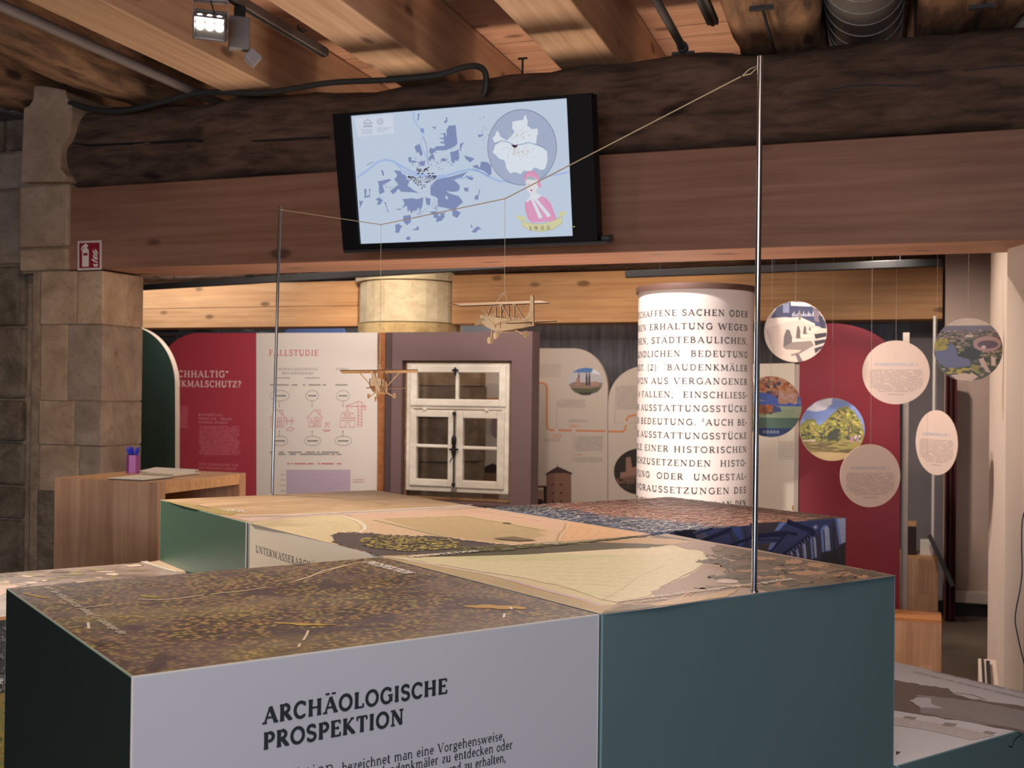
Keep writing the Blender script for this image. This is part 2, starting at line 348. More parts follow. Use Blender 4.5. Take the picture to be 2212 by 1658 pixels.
    g['k'] = (.58, [I_(.13, 1.06), S_(.13, 0, .1), S_(.09, 1.06, .06), (N, [(.13, .3), (.42, .67)]), (K, [(.22, .4), (.5, .03)]), S_(.44, X, .09), S_(.5, 0, .08)])
    g['l'] = (.30, [I_(.14, 1.06), S_(.14, 0, .1), S_(.09, 1.06, .06)])
    g['m'] = (.92, [I_(.13, X), (M, E(.29, .44, .15, .24, 160, 0, 8)+[(.44, 0)]), (M, E(.60, .44, .16, .24, 160, 0, 8)+[(.76, 0)]), S_(.13, 0, .1), S_(.44, 0, .08), S_(.76, 0, .1), S_(.08, X, .06)])
    g['n'] = (.62, [I_(.13, X), (M, E(.31, .42, .17, .26, 160, 0, 8)+[(.48, 0)]), S_(.13, 0, .1), S_(.48, 0, .1), S_(.08, X, .06)])
    g['o'] = (.56, [(M, E(.28, .34, .19, .33, 0, 360, 16))])
    g['p'] = (.60, [(K, [(.13, -.3), (.13, X)]), (M, E(.32, .34, .19, .33, 130, -130, 12)), S_(.13, -.3, .1), S_(.08, X, .06)])
    g['r'] = (.44, [I_(.13, X), (M, E(.29, .44, .14, .24, 160, 50, 6)), S_(.14, 0, .11), S_(.08, X, .06)])
    g['s'] = (.44, [(M, E(.22, .5, .13, .17, 40, 250, 8)[:-1]+E(.22, .18, .14, .17, 80, -140, 8))])
    g['t'] = (.38, [(K, [(.16, .88), (.16, .14)]+E(.27, .14, .11, .13, 180, 300, 5)), (N, [(.04, .67), (.34, .67)])])
    g['u'] = (.62, [(K, [(.13, X), (.13, .22)]+E(.30, .22, .17, .2, 180, 330, 7)), (K, [(.48, X), (.48, 0)]), S_(.09, X, .07), S_(.43, X, .07), S_(.53, 0, .06)])
    g['v'] = (.56, [(K, [(.08, X), (.28, 0)]), (N, [(.28, 0), (.48, X)]), S_(.08, X, .09), S_(.48, X, .09)])
    g['w'] = (.82, [(K, [(.08, X), (.25, 0)]), (N, [(.25, 0), (.40, X)]), (K, [(.40, X), (.57, 0)]), (N, [(.57, 0), (.73, X)]), S_(.08, X, .09), S_(.73, X, .09)])
    g['x'] = (.54, [(K, [(.1, X), (.45, 0)]), (N, [(.43, X), (.1, 0)])])
    g['y'] = (.54, [(K, [(.08, X), (.28, 0)]), (N, [(.46, X), (.18, -.3)]), S_(.08, X, .09), S_(.46, X, .09)])
    g['z'] = (.48, [(N, [(.07, .67), (.41, .67)]), (K, [(.39, .65), (.08, .05)]), (N, [(.06, .03), (.43, .03)]), (N, [(.42, 0), (.42, .17)]), (N, [(.08, .7), (.08, .54)])])
    g['ä'] = (.52, g['a'][1]+[(K, [(.14, .86), (.14, .98)]), (K, [(.36, .86), (.36, .98)])])
    g['1'] = (.44, [(K, [(.24, 0), (.24, 1)]), (N, [(.06, .82), (.24, 1)]), S_(.24, 0)])
    g['2'] = (.56, [(M, E(.27, .74, .18, .23, 160, -20, 8)+[(.08, .04)]), (K, [(.06, .04), (.5, .04)])])
    g['3'] = (.54, [(M, E(.25, .75, .17, .22, 150, -80, 8)), (M, E(.25, .27, .2, .26, 80, -150, 10))])
    g['4'] = (.56, [(N, [(.38, 1), (.05, .28), (.52, .28)]), (K, [(.38, 1), (.38, 0)])])
    g['5'] = (.54, [(N, [(.46, .96), (.14, .96), (.12, .56)]), (M, E(.25, .3, .21, .28, 110, -150, 10))])
    g['6'] = (.56, [(M, E(.28, .3, .19, .28, 0, 360, 14)), (M, [(.10, .36), (.16, .72), (.40, .98)])])
    g['8'] = (.56, [(M, E(.28, .74, .16, .22, 0, 360, 12)), (M, E(.28, .27, .2, .25, 0, 360, 12))])
    g['9'] = (.56, [(M, E(.28, .68, .19, .28, 0, 360, 14)), (M, [(.46, .6), (.40, .26), (.16, .02)])])
    g['0'] = g['o0'] = (.6, [(M, E(.3, .5, .2, .47, 0, 360, 16))])
    g['.'] = (.26, [(K*1.2, [(.13, 0), (.13, .14)])]); g[','] = (.26, [(K, [(.14, .12), (.08, -.18)])])
    g['-'] = (.34, [(K, [(.04, .4), (.28, .4)])]); g['·'] = (.3, [(K, [(.13, .4), (.13, .52)])])
    g['('] = (.34, [(M, E(.34, .42, .24, .64, 115, 245, 8))]); g[')'] = (.34, [(M, E(.0, .42, .24, .64, 65, -65, 8))])
    g['?'] = (.5, [(M, E(.24, .76, .17, .21, 160, -60, 8)+[(.24, .46), (.24, .28)]), (K*1.2, [(.24, 0), (.24, .13)])])
    g['“'] = (.42, [(K, [(.1, .74), (.16, .98)]), (K, [(.26, .74), (.32, .98)])])
    g['¹'] = (.26, [(N, [(.13, .6), (.13, 1.08)]), (N, [(.05, 1.0), (.13, 1.08)])])
    g['²'] = (.32, [(N, E(.15, .93, .1, .12, 160, -20, 5)+[(.05, .6), (.28, .6)])])
    return g
GL = Gl()
def text_len(t, gap=.06): return sum((GL[c][0] if c in GL else .36)+gap for c in t)-gap
def text(art, t, s0, t0, width, h, wt=.13, col=(0, 0, 0, 1), gap=.06, slant=0., flip=False):
    """letters from (s0,t0) on the art's frame, cap height h, fitted to width"""
    sx = width/text_len(t, gap) if width else h; x = s0; b_ = art.off; j_ = 0
    for c in t:
        if c in GL:
            w_, st = GL[c]
            for k, pts in st:
                j_ += 1; art.off = b_+(j_ % 7)*3e-6
                art.line([(x+(a+slant*b)*sx, t0+b*h) for a, b in pts], k*wt*min(h, sx*1.15), col, conv=False)
            x += (w_+gap)*sx
        else: x += (.36+gap)*sx
def text_px(art, t, p0, p1, hpx, **k):
    """baseline from pixel p0 to pixel p1, cap height measured at p0 (pixels up)"""
    a = art.fr.px(*p0); b = art.fr.px(*p1); c = art.fr.px(p0[0], p0[1]-hpx)
    text(art, t, a[0], a[1], b[0]-a[0], abs(c[1]-a[1]), **k)
# ------------------------------------------------------------ shared materials
BEECH = lambda n='beech': wood(n, C(150, 98, 66), C(182, 128, 90), False, (.5, 14, 14), .45)
GLU = wood('glulam_spruce', C(130, 90, 70), C(154, 112, 90), True)
GLU2 = wood('glulam_spruce_rear', C(200, 146, 98), C(226, 176, 124), True)
JOIST = wood('joist_spruce', C(172, 138, 110), C(200, 166, 136), True)
BOARD = wood('board_spruce', C(182, 138, 112), C(206, 162, 134), True, (.6, 7, 7))
OLDW = wood('old_oak', C(58, 42, 34), C(106, 82, 66), True, (1.6, 6, 8), .9)
OLDJ = wood('old_joist', C(70, 52, 42), C(150, 116, 88), True, (1.2, 5, 6), .9)
DARKM = plain('dark_metal', C(34, 32, 33), .5)
GREYM = plain('grey_enamel', C(150, 145, 146), .45)
PIPEM = plain('pipe_grey', C(92, 88, 88), .45, .3)
STEEL = plain('brushed_steel', C(170, 172, 178), .22, 1.)
RUBBER = plain('cable_rubber', C(28, 29, 30), .6)
PRINT = colmat('flat_print', .45, .0)
PRINTT = colmat('photo_print', .38, .12, 0, (45, 120, 45))
INK = colmat('ink', .6)
# ------------------------------------------------------------ floor, walls, ceiling
def struct(name, mb, mats, **k):
    o = mb.build(name, mats, None, loc=k.pop('loc', np.mean(np.array(mb.v), 0)), **k); o['kind'] = 'structure'; return o
m, nt, bs = nodes('concrete_floor'); mp = mapping(nt, (1, 1, 1))
r = ramp(nt, noise(nt, mp, 1.4, 8, .65, .3).outputs[0], [(.3, C(96, 84, 72)), (.7, C(134, 120, 104))])
nt.links.new(r.outputs[0], bs.inputs['Base Color']); bs.inputs['Roughness'].default_value = .55
struct('floor', MB().box(WORLD, (-6.5, 5.5), (-4.2, 12.5), (-.12, 0)), m)
PLASTER = plain('white_plaster', C(205, 186, 172), .9, 0, .04, 3, .15)
PINKP = plain('pinkish_plaster', C(190, 165, 152), .9, 0, .05, 3, .1)
STN1 = stone('sandstone_warm', C(150, 124, 100), C(174, 146, 120), C(194, 168, 142))
STN2 = stone('sandstone_grey', C(130, 112, 96), C(154, 134, 116), C(176, 156, 138))
STN3 = stone('sandstone_dark', C(92, 78, 66), C(124, 108, 92), C(156, 138, 120), 7, .8)
MORT = stone('lime_mortar', C(120, 100, 82), C(150, 128, 106), C(176, 154, 130), 9, .5)
struct('wall_rear', MB().box(bfr(10.75), (-6, 5.5), (0, 3.1), (-.1, 0)), plain('grey_wall', C(112, 108, 104), .9))
struct('wall_behind_camera', MB().box(WORLD, (-6.4, 5.4), (-4.1, -4), (0, 3.1)), PLASTER)
struct('wall_far_left', MB().box(WORLD, (-6.4, -6.3), (-4, 12), (0, 3.1)), STN3)
struct('wall_far_right', MB().box(WORLD, (5.3, 5.4), (-4, 9), (0, 3.1)), PLASTER)
ceil = empty('ceiling', (0, 4, 3.09), kind='structure')
fb = bfr(0); nbd = 0
bm_ = None
for k in range(92):
    d = -3.4+k*.155
    y0, y1 = d+.002, d+.153
    if k == 0 or True:
        mb = MB(); zj = 3.09+random.uniform(0, .004)
        j = random.uniform(-1, 1)
        mb.box(Fr((0, 0, 0), R_, -NB), (-8, 8), (y0, y1), (zj, zj+.028)); mb.build('board', BOARD, ceil)
struct('ceiling', MB().box(WORLD, (-6.6, 5.6), (-4.3, 12.6), (3.125, 3.2)), plain('ceiling_deck', C(80, 60, 48), .9))
# glulam joists
def joist(px0, z0=2.775, z1=3.09, w=.25, mat=JOIST, rough=False, name='ceiling_joist', px1=None, y0=-3.5, y1=9.5):
    a = onz(*px0, z0); fr = Fr(a, J_, JX); fr.N = V3(0, 0, 1)
    s0 = (y0-a[1])/J_[1]; s1 = (y1-a[1])/J_[1]
    mb = MB()
    if not rough: mb.box(fr, (s0, s1), (0, w), (0, z1-z0-.001))
    else: rough_beam(mb, fr, s0, s1, w, z1-z0-.001)
    return struct(name, mb, mat, bevel=.006 if not rough else 0)
def rough_beam(mb, fr, s0, s1, w, h, amp=.012, step=.12, seed=3, rnd=.07, bulge=None):
    """hewn timber: rounded section with an uneven surface; fr: along S, across T, up N"""
    rg = np.random.RandomState(seed); n = int((s1-s0)/step)+1; prof = []
    cr = min(rnd, w/3, h/3)
    for cx, cy, a0 in ((w-cr, h-cr, 0), (cr, h-cr, 90), (cr, cr, 180), (w-cr, cr, 270)):
        for a in (0, 30, 60, 90): prof.append((cx+cr*cos(radians(a0+a)), cy+cr*sin(radians(a0+a))))
    P2 = []
    for i in range(len(prof)):
        a = np.array(prof[i]); b = np.array(prof[(i+1) % len(prof)]); d = np.hypot(*(b-a)); k = max(1, int(d/.06))
        for j in range(k): P2.append(a+(b-a)*j/k)
    m_ = len(P2); nz = rg.randn(n, m_); 
    for _ in range(2): nz = (nz+np.roll(nz, 1, 1)+np.roll(nz, -1, 1)+np.vstack([nz[:1], nz[:-1]])+np.vstack([nz[1:], nz[-1:]]))/5*1.5
    vs = []; q = []
    for i in range(n):
        s = s0+(s1-s0)*i/(n-1); wv = .01*sin(s*1.7+seed)+.006*sin(s*4.1)
        for j, p in enumerate(P2):
            c = p-np.array((w/2, h/2)); rr = 1+nz[i, j]*amp/(np.hypot(*c)); 
            up = (bulge(s) if bulge and p[1] > h*.6 else 0.)
            x, y = w/2+c[0]*rr+wv, h/2+c[1]*rr+up; vs.append(fr.p(s, x, y)); q.append((s, x, y))
    fs = [(i*m_+j, i*m_+(j+1) % m_, (i+1)*m_+(j+1) % m_, (i+1)*m_+j) for i in range(n-1) for j in range(m_)]
    mb._add(vs, fs, 0, q, smooth=True); mb._add(vs, [tuple(range(m_))[::-1], tuple(range((n-1)*m_, n*m_))], 0, q)
    return mb
joist((54, 0)); joist((576, 0), w=.24); joist((1065, 0), w=.25)
joist((-345, 0), w=.27, mat=OLDJ, rough=True, z0=2.785)
joist((1540, 0), w=.33, mat=OLDJ, rough=True, z0=2.79)
joist((1985, 0), w=.36, mat=OLDJ, rough=True, z0=2.80)
joist((-760, 0), w=.26, mat=OLDJ, rough=True, z0=2.785)
# the two beam lines
B1 = bfr(4.6); s_l = B1.px(144, 500)[0]
struct('ceiling_beam', MB().box(B1, (s_l, 4.2), (2.010, 2.400), (-.36, 0)), GLU, bevel=.004)
bf = Fr(B1.p(0, 2.402, -.37), R_, NB, Z_)
struct('ceiling_beam', rough_beam(MB(), bf, s_l-.06, 4.2, .375, .365, .014, .09, 11, .09, lambda s: .02*math.exp(-((s-.55)/.4)**2)), OLDW)
B9 = bfr(9.0)
struct('ceiling_beam', MB().box(B9, (-5.2, B9.px(772, 650)[0]), (1.995, 2.165), (-.3, 0)).box(B9, (-5.2, B9.px(772, 650)[0]), (2.168, 2.375), (-.3, .0)), GLU2, bevel=.004)
struct('ceiling_beam', MB().box(B9, (B9.px(976, 650)[0], B9.px(2037, 600)[0]), (2.005, 2.40), (-.3, 0)), GLU2, bevel=.004)
struct('ceiling_beam', rough_beam(MB(), Fr(B9.p(0, 2.405, -.33), R_, NB, Z_), -5.2, B9.px(2037, 600)[0], .36, .36, .012, .12, 5, .07), OLDW)
# long drying cracks in the old beam (dark open splits)
def crack(pts, wd, name='timber_crack'):
    a = Art(B1, .012, True); a.line(wob(pts, .5, 4, 5, False), [wd*.25]+[wd]*(len(wob(pts, .5, 4, 5, False))-2)+[wd*.2], C(12, 8, 6)); return a
# ------------------------------------------------------------ stone pillar and wall on the left
pil = empty('wall_left', B1.p(-2.3, 0, -.2), kind='structure')
PF = bfr(4.585)
def sx(x, fr=PF, y=800): return fr.px(x, y)[0]
def sz(y, fr=PF, x=180): return fr.px(x, y)[1]
zs = [0, .42, .80, sz(1063), sz(962), sz(866), sz(700), 2.005]
cuts = {2: [150], 3: [172], 4: [162], 5: [145], 6: [165], 7: [], 1: [140], 0: [150]}
mats = [STN2, STN2, STN3, STN1, STN1, STN2, STN1, STN1]
plan_l = lambda x: sx(x)
for i in range(7):
    z0, z1 = zs[i]+.002, zs[i+1]-.002
    xs = [88]+cuts[i]+[222]
    for k in range(len(xs)-1):
        s0, s1 = sx(xs[k]), sx(xs[k+1])-.003; pr = random.uniform(-.004, .006); mb = MB()
        mt = STN1 if (i >= 3 and random.random() < .65) else STN2
        if i < 3: mt = random.choice((STN2, STN3))
        jx = lambda: random.uniform(-.004, .004)
        if k == 0:
            mb.prism(Fr(PF.p(0, 0, 0), R_, NB, Z_), [(s0-.150, -.29), (s1+jx(), -.29), (s1+jx(), pr), (s0+jx(), pr), (s0-.150, -.098)], z0, z1)
        else: mb.box(PF, (s0+jx(), s1), (z0+jx(), z1+jx()*.6), (-.29, pr))
        mb.build('stone', mt, pil, bevel=.006, segs=2)
MB().box(PF, (sx(88)-.06, sx(219)), (0, 2.0), (-.283, -.007)).prism(Fr(PF.p(0, 0, 0), R_, NB, Z_), [(sx(88)-.14, -.28), (sx(88)+.05, -.28), (sx(88)+.03, -.02), (sx(88), -.02), (sx(88)-.14, -.115)], 0, 2.0).build('mortar', MORT, pil)
# upper stones with the rounded corbel beside the beams
xr = [(sx(145), 2.0), (sx(145), sz(400, PF, 100)), (sx(152), sz(398, PF, 100)), (sx(150), sz(385, PF, 100)), (sx(140), sz(372, PF, 100)), (sx(138), sz(350, PF, 100)), (sx(141), sz(325, PF, 100)),
      (sx(153), sz(310, PF, 100)), (sx(160), sz(285, PF, 100)), (sx(163), sz(255, PF, 100)), (sx(161), sz(232, PF, 100)), (sx(151), sz(222, PF, 100)), (sx(148), sz(206, PF, 100)), (sx(100), sz(192, PF, 100)), (sx(60), sz(188, PF, 100))]
zt = sz(397, PF, 100); zm = sz(535, PF, 100)
for (z0, z1, xl) in ((2.01, zm-.004, 38), (zm+.004, zt-.004, 36)):
    MB().box(PF, (sx(xl), sx(144)-.002), (z0, z1), (-.45, .004)).build('stone', STN1, pil, bevel=.014)
for j, (ya, yb) in enumerate(((1, 14),)):
    pts = [(sx(55), zt+.006)]+[p for p in xr[2:]]
    MB().prism(PF, pts, -.40, .045).build('stone', STN1, pil, bevel=.02, segs=3)
MB().box(PF, (sx(38)+.01, sx(140)), (2.0, 2.78), (-.44, -.012)).build('mortar', MORT, pil)
# the set-back rubble wall left of the pillar
for i in range(10):
    zz = [0, .42, .80, sz(1063), sz(962), sz(866), sz(700), sz(560), sz(397, PF, 60), 2.62, 3.08]
    s = -6.3+random.random()*.3; lim = sx(36)-.045 if i < 8 else sx(48)
    while s < lim-.02:
        e = min(lim, s+random.uniform(.35, .75)); e = lim if lim-e < .2 else e
        MB().box(PF, (s, e-.008), (zz[i]+.005, zz[i+1]-.005), (-.5, -.10+random.uniform(-.012, .012))).build('stone', random.choice((STN3, STN3, STN2)), pil, bevel=.016)
        s = e
MB().box(PF, (-6.3, sx(30)), (0, 3.08), (-.52, -.125)).build('mortar', MORT, pil)
o = MB().box(PF, (sx(-60, PF), sx(20)), (sz(248, PF, 20), sz(213, PF, 20)), (-.1, .08)).build('alarm_housing', plain('dark_grey_housing', C(96, 92, 96), .5), None, bevel=.004)
tag(o, 'grey box-shaped housing fixed to the stone wall at the far upper left', 'housing')
MB().box(PF, (sx(20)+.001, sx(52)), (sz(244, PF, 20), sz(214, PF, 20)), (-.1, .02)).build('end_cap', GREYM, o, bevel=.003)
# ------------------------------------------------------------ rear stone column
col = empty('stone_column', B9.p(-.95, 0, -.1), 'round sandstone column rising behind the panels to the rear timber beam', 'column')
def drum(z0, z1, r, cs, mat, seg=10, rot=.2, cn=-.12):
    o_ = B9.p(cs, 0, cn); pr = [(r*cos(2*pi*(k+rot)/seg)+random.uniform(-.006, .006), r*sin(2*pi*(k+rot)/seg)) for k in range(seg)]
    MB().prism(Fr(o_, R_, NB, Z_), pr, z0, z1).build('stone', mat, col, bevel=.02)
zc = lambda y: B9.px(860, y)[1]
LST = stone('column_limestone', C(190, 170, 138), C(214, 196, 164), C(228, 212, 184), 5, .3)
drum(1.80, zc(700), .425, -.955, stone('column_yellow', C(170, 140, 96), C(196, 168, 120), C(210, 186, 144), 6, .4), 24); drum(zc(698), zc(612), .42, -.955, LST, 24); drum(zc(610), 2.42, .45, -.955, LST, 22, .4)
zz = [0, .45, .9, 1.25, 1.5, 1.796]
for i in range(5): drum(zz[i]+.004, zz[i+1]-.004, .60+random.uniform(-.01, .01), -.86, STN2 if i < 4 else STN1, 12, random.random(), -.2)
# ------------------------------------------------------------ right hand walls
WR0 = V3(2.235, 5.3, 0); WR = Fr(WR0, -J_, Z_, -JX)
struct('wall_right', MB().box(Fr(WR0, J_, Z_, -JX), (-1.37, 0), (0, 3.08), (-.28, 0)), PLASTER, bevel=.006)
struct('wall_right_front', MB().box(Fr(WR0-J_*1.37, (1, 0, 0), Z_, (0, -1, 0)), (.02, 4), (0, 3.08), (-.2, 0)), PLASTER)
PW = bfr(8.72)
struct('wall_right_rear', MB().box(PW, (PW.px(2040, 900)[0], PW.px(2240, 900)[0]+.5), (0, 3.0), (-.2, 0)), PINKP, bevel=.004)
struct('baseboard_right', MB().box(PW, (PW.px(2046, 1290)[0], PW.px(2180, 1290)[0]+.5), (.09, PW.px(2090, 1274)[1]), (0.002, .06)), plain('skirting_white', C(214, 196, 184), .6), bevel=.004)
struct('skirting_gap_shade', MB().box(PW, (PW.px(2046, 1290)[0]-.1, PW.px(2180, 1290)[0]+.5), (0, .088), (0.002, .02)), DARKM)  # dark strip standing in for the shaded gap under the skirting
GW = bfr(9.45)
struct('wall_rear_grey', MB().box(GW, (GW.px(1962, 900)[0], GW.px(2060, 900)[0]), (0, 2.4), (-.1, 0)), plain('lavender_grey', C(126, 118, 122), .8), bevel=.003)
struct('wall_slate', MB().box(bfr(9.62), (GW.px(1105, 900)[0], GW.px(1961, 900)[0]), (0, 2.3), (-.05, 0)), wood('brushed_slate', C(80, 78, 82), C(120, 118, 122), False, (6, .5, 3), .35))
# ------------------------------------------------------------ service runs on the ceiling
def rod(name, p0, p1, r, mat, label, cat, z=None, z2=None, Y=None, seg=10, **k):
    a = onz(*p0, z); b = onz(*p1, z2 or z); o = MB().tube([a, b], r, seg).build(name, mat, None, loc=a, **k); return tag(o, label, cat)
a = onz(-20, 2, 2.80); 
o = MB().tube([a-J_*1.5, a+J_*2.2], .022, 10).build('conduit', plain('conduit_grey', C(110, 102, 100), .6), None, loc=a)
tag(o, 'grey round conduit running between the dark joists at the upper left', 'pipe')
# lighting track with two spotlights
ta = onz(430, -25, 2.86); tb = ta+J_*0
q = onz(700, 122, 2.86); dj = unit(q-onz(520, 15, 2.86)); ta = q-dj*1.6
trk = empty('lighting_track', ta, 'grey lighting track along the joist, carrying two spotlights', 'track')
tf = Fr(q, dj, unit(np.cross(Z_, dj)), Z_)
MB().box(tf, (-1.6, 0), (-.018, .018), (0, .034)).build('rail', plain('track_alu', C(128, 118, 114), .4, .4), trk, bevel=.002)
MB().box(tf, (-1.6, .001), (-.007, .007), (-.003, .0)).build('slot', DARKM, trk)
MB().box(tf, (-.001, .006), (-.017, .017), (.002, .032)).build('end_cap', DARKM, trk)
for k in (-.22,): 
    a = tf.p(k, 0, .034); MB().tube([a, a+Z_*.03], .004, 6).box(tf.at(k, 0, .04), (-.02, .02), (-.03, .03), (0, .004)).build('clip', DARKM, trk)
def spotlight(base, aimd, sidev, label, lit):
    rt = empty('spotlight', base, label, 'lamp')
    f = Fr(base, sidev, unit(np.cross(-Z_, sidev)), -Z_)
    MB().box(f, (-.035, .035), (-.014, .014), (-.012, .030)).build('track_adapter', DARKM, rt, bevel=.003)
    MB().box(f, (-.0605, .0605), (-.018, .018), (.026, .031)).box(f, (-.0605, -.0575), (-.016, .016), (.026, .13)).box(f, (.0575, .0605), (-.016, .016), (.026, .13)).build('bracket', GREYM, rt, bevel=.001)
    c = f.p(0, 0, .118); a = unit(aimd); sd = unit(sidev-a*(sidev@a)); up = np.cross(a, sd); h = Fr(c, sd, up, a)
    w_, l_ = .056, .03
    mb = MB(); q_ = [(-w_, -w_*.8), (w_, -w_*.8), (w_, w_*.8), (-w_, w_*.8)]
    for x0, x1, y0, y1 in ((-w_, w_, -.042, -.036), (-w_, w_, .036, .042), (-w_, -w_+.006, -.036, .036), (w_-.006, w_, -.036, .036)):
        mb.box(h, (x0, x1), (y0, y1), (-.02, .03))
    mb.box(h, (-w_, w_), (-.05, .05), (-.03, -.02)); mb.build('housing', plain('lamp_housing', C(92, 86, 86), .5), rt, bevel=.002)
    MB().box(h, (-w_+.006, w_-.006), (-.044, .044), (-.004, .014)).build('reflector', plain('reflector', C(120, 112, 104), .6), rt)
    if lit:
        m, nt, bs = nodes('led_emitter'); bs.inputs['Emission Color'].default_value = (1, .96, .9, 1); bs.inputs['Emission Strength'].default_value = 7
        for k in range(6):
            x = -.033+.033*(k % 3); y = .030-.026*(k//3)
            MB().lathe(h.p(x, y, .0145), [(.0155, 0), (.014, .004), (.004, .006)], 12, 0, h.N).build('led', m, rt)
    MB().tube([f.p(.0, .012, .03), f.p(.012, .014, .07), f.p(.004, .016, .11), c-a*.032], .0028, 6).build('cable', RUBBER, rt)
    return rt
b1 = onz(428, -8, 2.84); b2 = onz(497, 22, 2.85)
b1 = tf.p((b1-q)@dj, 0, -.014); b2 = tf.p((b2-q)@dj, 0, -.014)
SIDE = unit(V3(1, .25, 0))
spotlight(b1, unit(V3(.10, -1.0, -.62)), SIDE, 'lit square spotlight hanging from the ceiling track', True)
sp2 = empty('spotlight', b2, 'unlit grey spotlight on the ceiling track, pointing away beside the lit one', 'lamp')
f2 = Fr(b2, unit(V3(.94, .34, 0)), unit(V3(.34, -.94, 0)), Z_)
MB().box(f2, (-.02, .02), (-.015, .015), (-.03, .012)).build('track_adapter', DARKM, sp2, bevel=.003)
MB().box(f2, (-.04, .035), (-.012, .03), (-.15, -.03)).build('housing', plain('lamp_grey', C(128, 122, 120), .5), sp2, bevel=.006)
f3 = Fr(f2.p(.045, 0, -.168), unit(f2.S-Z_*.8), f2.T, unit(f2.S*.8+Z_))
MB().box(f3, (-.02, .028), (-.028, .028), (-.022, .022)).build('lamp_head', GREYM, sp2, bevel=.003)
MB().tube([f2.p(.0, -.02, -.03), f2.p(.004, -.03, -.07), f2.p(.02, -.03, -.10), f2.p(.04, -.028, -.13)], .0028, 6).build('cable', RUBBER, sp2)
# pipes, duct, hooks at the upper right
a = onz(1478, 108, 2.84); o = MB().tube([a-J_*1.6, a], .016, 10).build('conduit', PIPEM, None, loc=a); tag(o, 'grey ceiling pipe ending in a dark clamp on the old beam', 'pipe')
MB().lathe(a-J_*.05, [(.022, 0), (.022, .03)], 12, 0, J_).box(Fr(a, JX, J_, Z_), (-.045, .045), (-.03, -.015), (-.028, -.014)).build('clamp', DARKM, o)
a = onz(1540, 48, 2.90); o = MB().box(Fr(a, J_, JX, Z_), (-1.5, 0), (-.022, .022), (-.012, .012)).build('conduit', PIPEM, None, loc=a, bevel=.002); tag(o, 'short flat grey rail ending in mid air between pipe and old joist', 'rail')
MB().box(Fr(a, J_, JX, Z_), (-1.5, .002), (-.006, .006), (-.016, -.0125)).build('slot', DARKM, o)
dz = 2.935; dc = onz(1868, 40, dz); r_ = .142
du = empty('ventilation_duct', dc, 'large round grey spiral ventilation duct above the old beam', 'duct')
MB().tube([dc-J_*3.2, dc+J_*1.2], r_, 40).build('duct_pipe', plain('duct_grey', C(104, 100, 98), .45, .2), du)
mb = MB()
for k in range(34):
    c0 = dc-J_*3.2+J_*.13*k; mb.tube([c0+(JX*cos(t)+Z_*sin(t))*(r_+.0015)+J_*.13*t/(2*pi) for t in np.linspace(0, 2*pi, 33)], .0028, 4)
mb.build('spiral_seam', plain('duct_seam', C(140, 134, 130), .4, .2), du)
def nail(px, z, label):
    a = onz(*px, z); b = a+V3(0, 0, -.06)
    o = MB().tube([a+V3(0, 0, .01), b], .0045, 6).box(Fr(a, J_, JX, Z_), (-.02, .02), (-.005, .005), (-.008, .0)).build('iron_hook', DARKM, None, loc=a); tag(o, label, 'hook')
p = atY(1129, 126, 4.72); o = MB().tube([p, p-Z_*.09], .005, 6).box(Fr(p, R_, NB, Z_), (-.02, .02), (-.005, .005), (-.004, .003)).build('iron_hook', DARKM, None, loc=p); tag(o, 'small black bolt standing on the old beam above the screen', 'bolt')
p = onz(1645, 12, 2.775); o = MB().tube([p, p-Z_*.012+J_*.5], .006, 6).box(Fr(p, JX, J_, Z_), (-.04, .04), (-.012, .012), (-.014, -.002)).build('iron_strap', DARKM, None, loc=p); tag(o, 'black iron strap nailed along the old joist left of the duct', 'strap')
p = onz(2120, 10, 2.79); o = MB().tube([p, p-Z_*.012+J_*.45], .006, 6).box(Fr(p, JX, J_, Z_), (-.04, .04), (-.012, .012), (-.014, -.002)).build('iron_strap', DARKM, None, loc=p); tag(o, 'black iron strap nailed along the rightmost old joist', 'strap')
# cable lying along the top of the old beam
pts = [(150, 222, .05), (200, 236, .05), (260, 240, .05), (330, 226, .05), (410, 203, .05), (470, 199, .05), (560, 201, .05), (640, 190, .05), (720, 178, .045), (850, 172, .04), (940, 163, .04), (1000, 146, .045), (1030, 143, .05), (1048, 156, .06), (1050, 190, .06), (1044, 205, .055)]
P3 = [B1.p(*B1.px(x, y, n), n) for x, y, n in pts]
def smooth(P, k=5):
    out = []; n = len(P)
    for i in range(n-1):
        p0, p1, p2, p3 = P[max(i-1, 0)], P[i], P[i+1], P[min(i+2, n-1)]
        for j in range(k):
            t = j/k; out.append(.5*((2*p1)+(p2-p0)*t+(2*p0-5*p1+4*p2-p3)*t*t+(3*p1-p0-3*p2+p3)*t**3))
    return out+[P[-1]]
o = MB().tube(smooth(P3), .013, 8).build('power_cable', plain('cable_grey_green', C(48, 50, 48), .55), None, loc=P3[0]); tag(o, 'thick dark cable draped along the old beam down to the screen', 'cable')
# cracks
oc = empty('timber_crack', B1.p(0, 2.58, .01), 'long dark drying crack along the old beam left of the screen', 'crack')
a = Art(B1, .021); a.line([(158, 310), (200, 316), (260, 313), (310, 312), (370, 308), (420, 304), (455, 309), (505, 318)], [.004, .012, .010, .014, .012, .016, .010, .003], C(14, 9, 7))
a.line([(520, 308), (570, 306), (640, 302), (716, 298)], [.003, .010, .010, .008], C(14, 9, 7)); a.build('split', oc, INK)
oc = empty('timber_crack', B1.p(1, 2.6, .01), 'thin drying crack in the old beam at the right', 'crack')
a = Art(B1, .021); a.line([(1785, 200), (1830, 189), (1870, 186), (1930, 188), (2000, 187)], [.002, .006, .004, .006, .002], C(14, 9, 7)); a.line([(2080, 156), (2150, 147), (2212, 144)], [.002, .005, .004], C(14, 9, 7)); a.build('split', oc, INK)
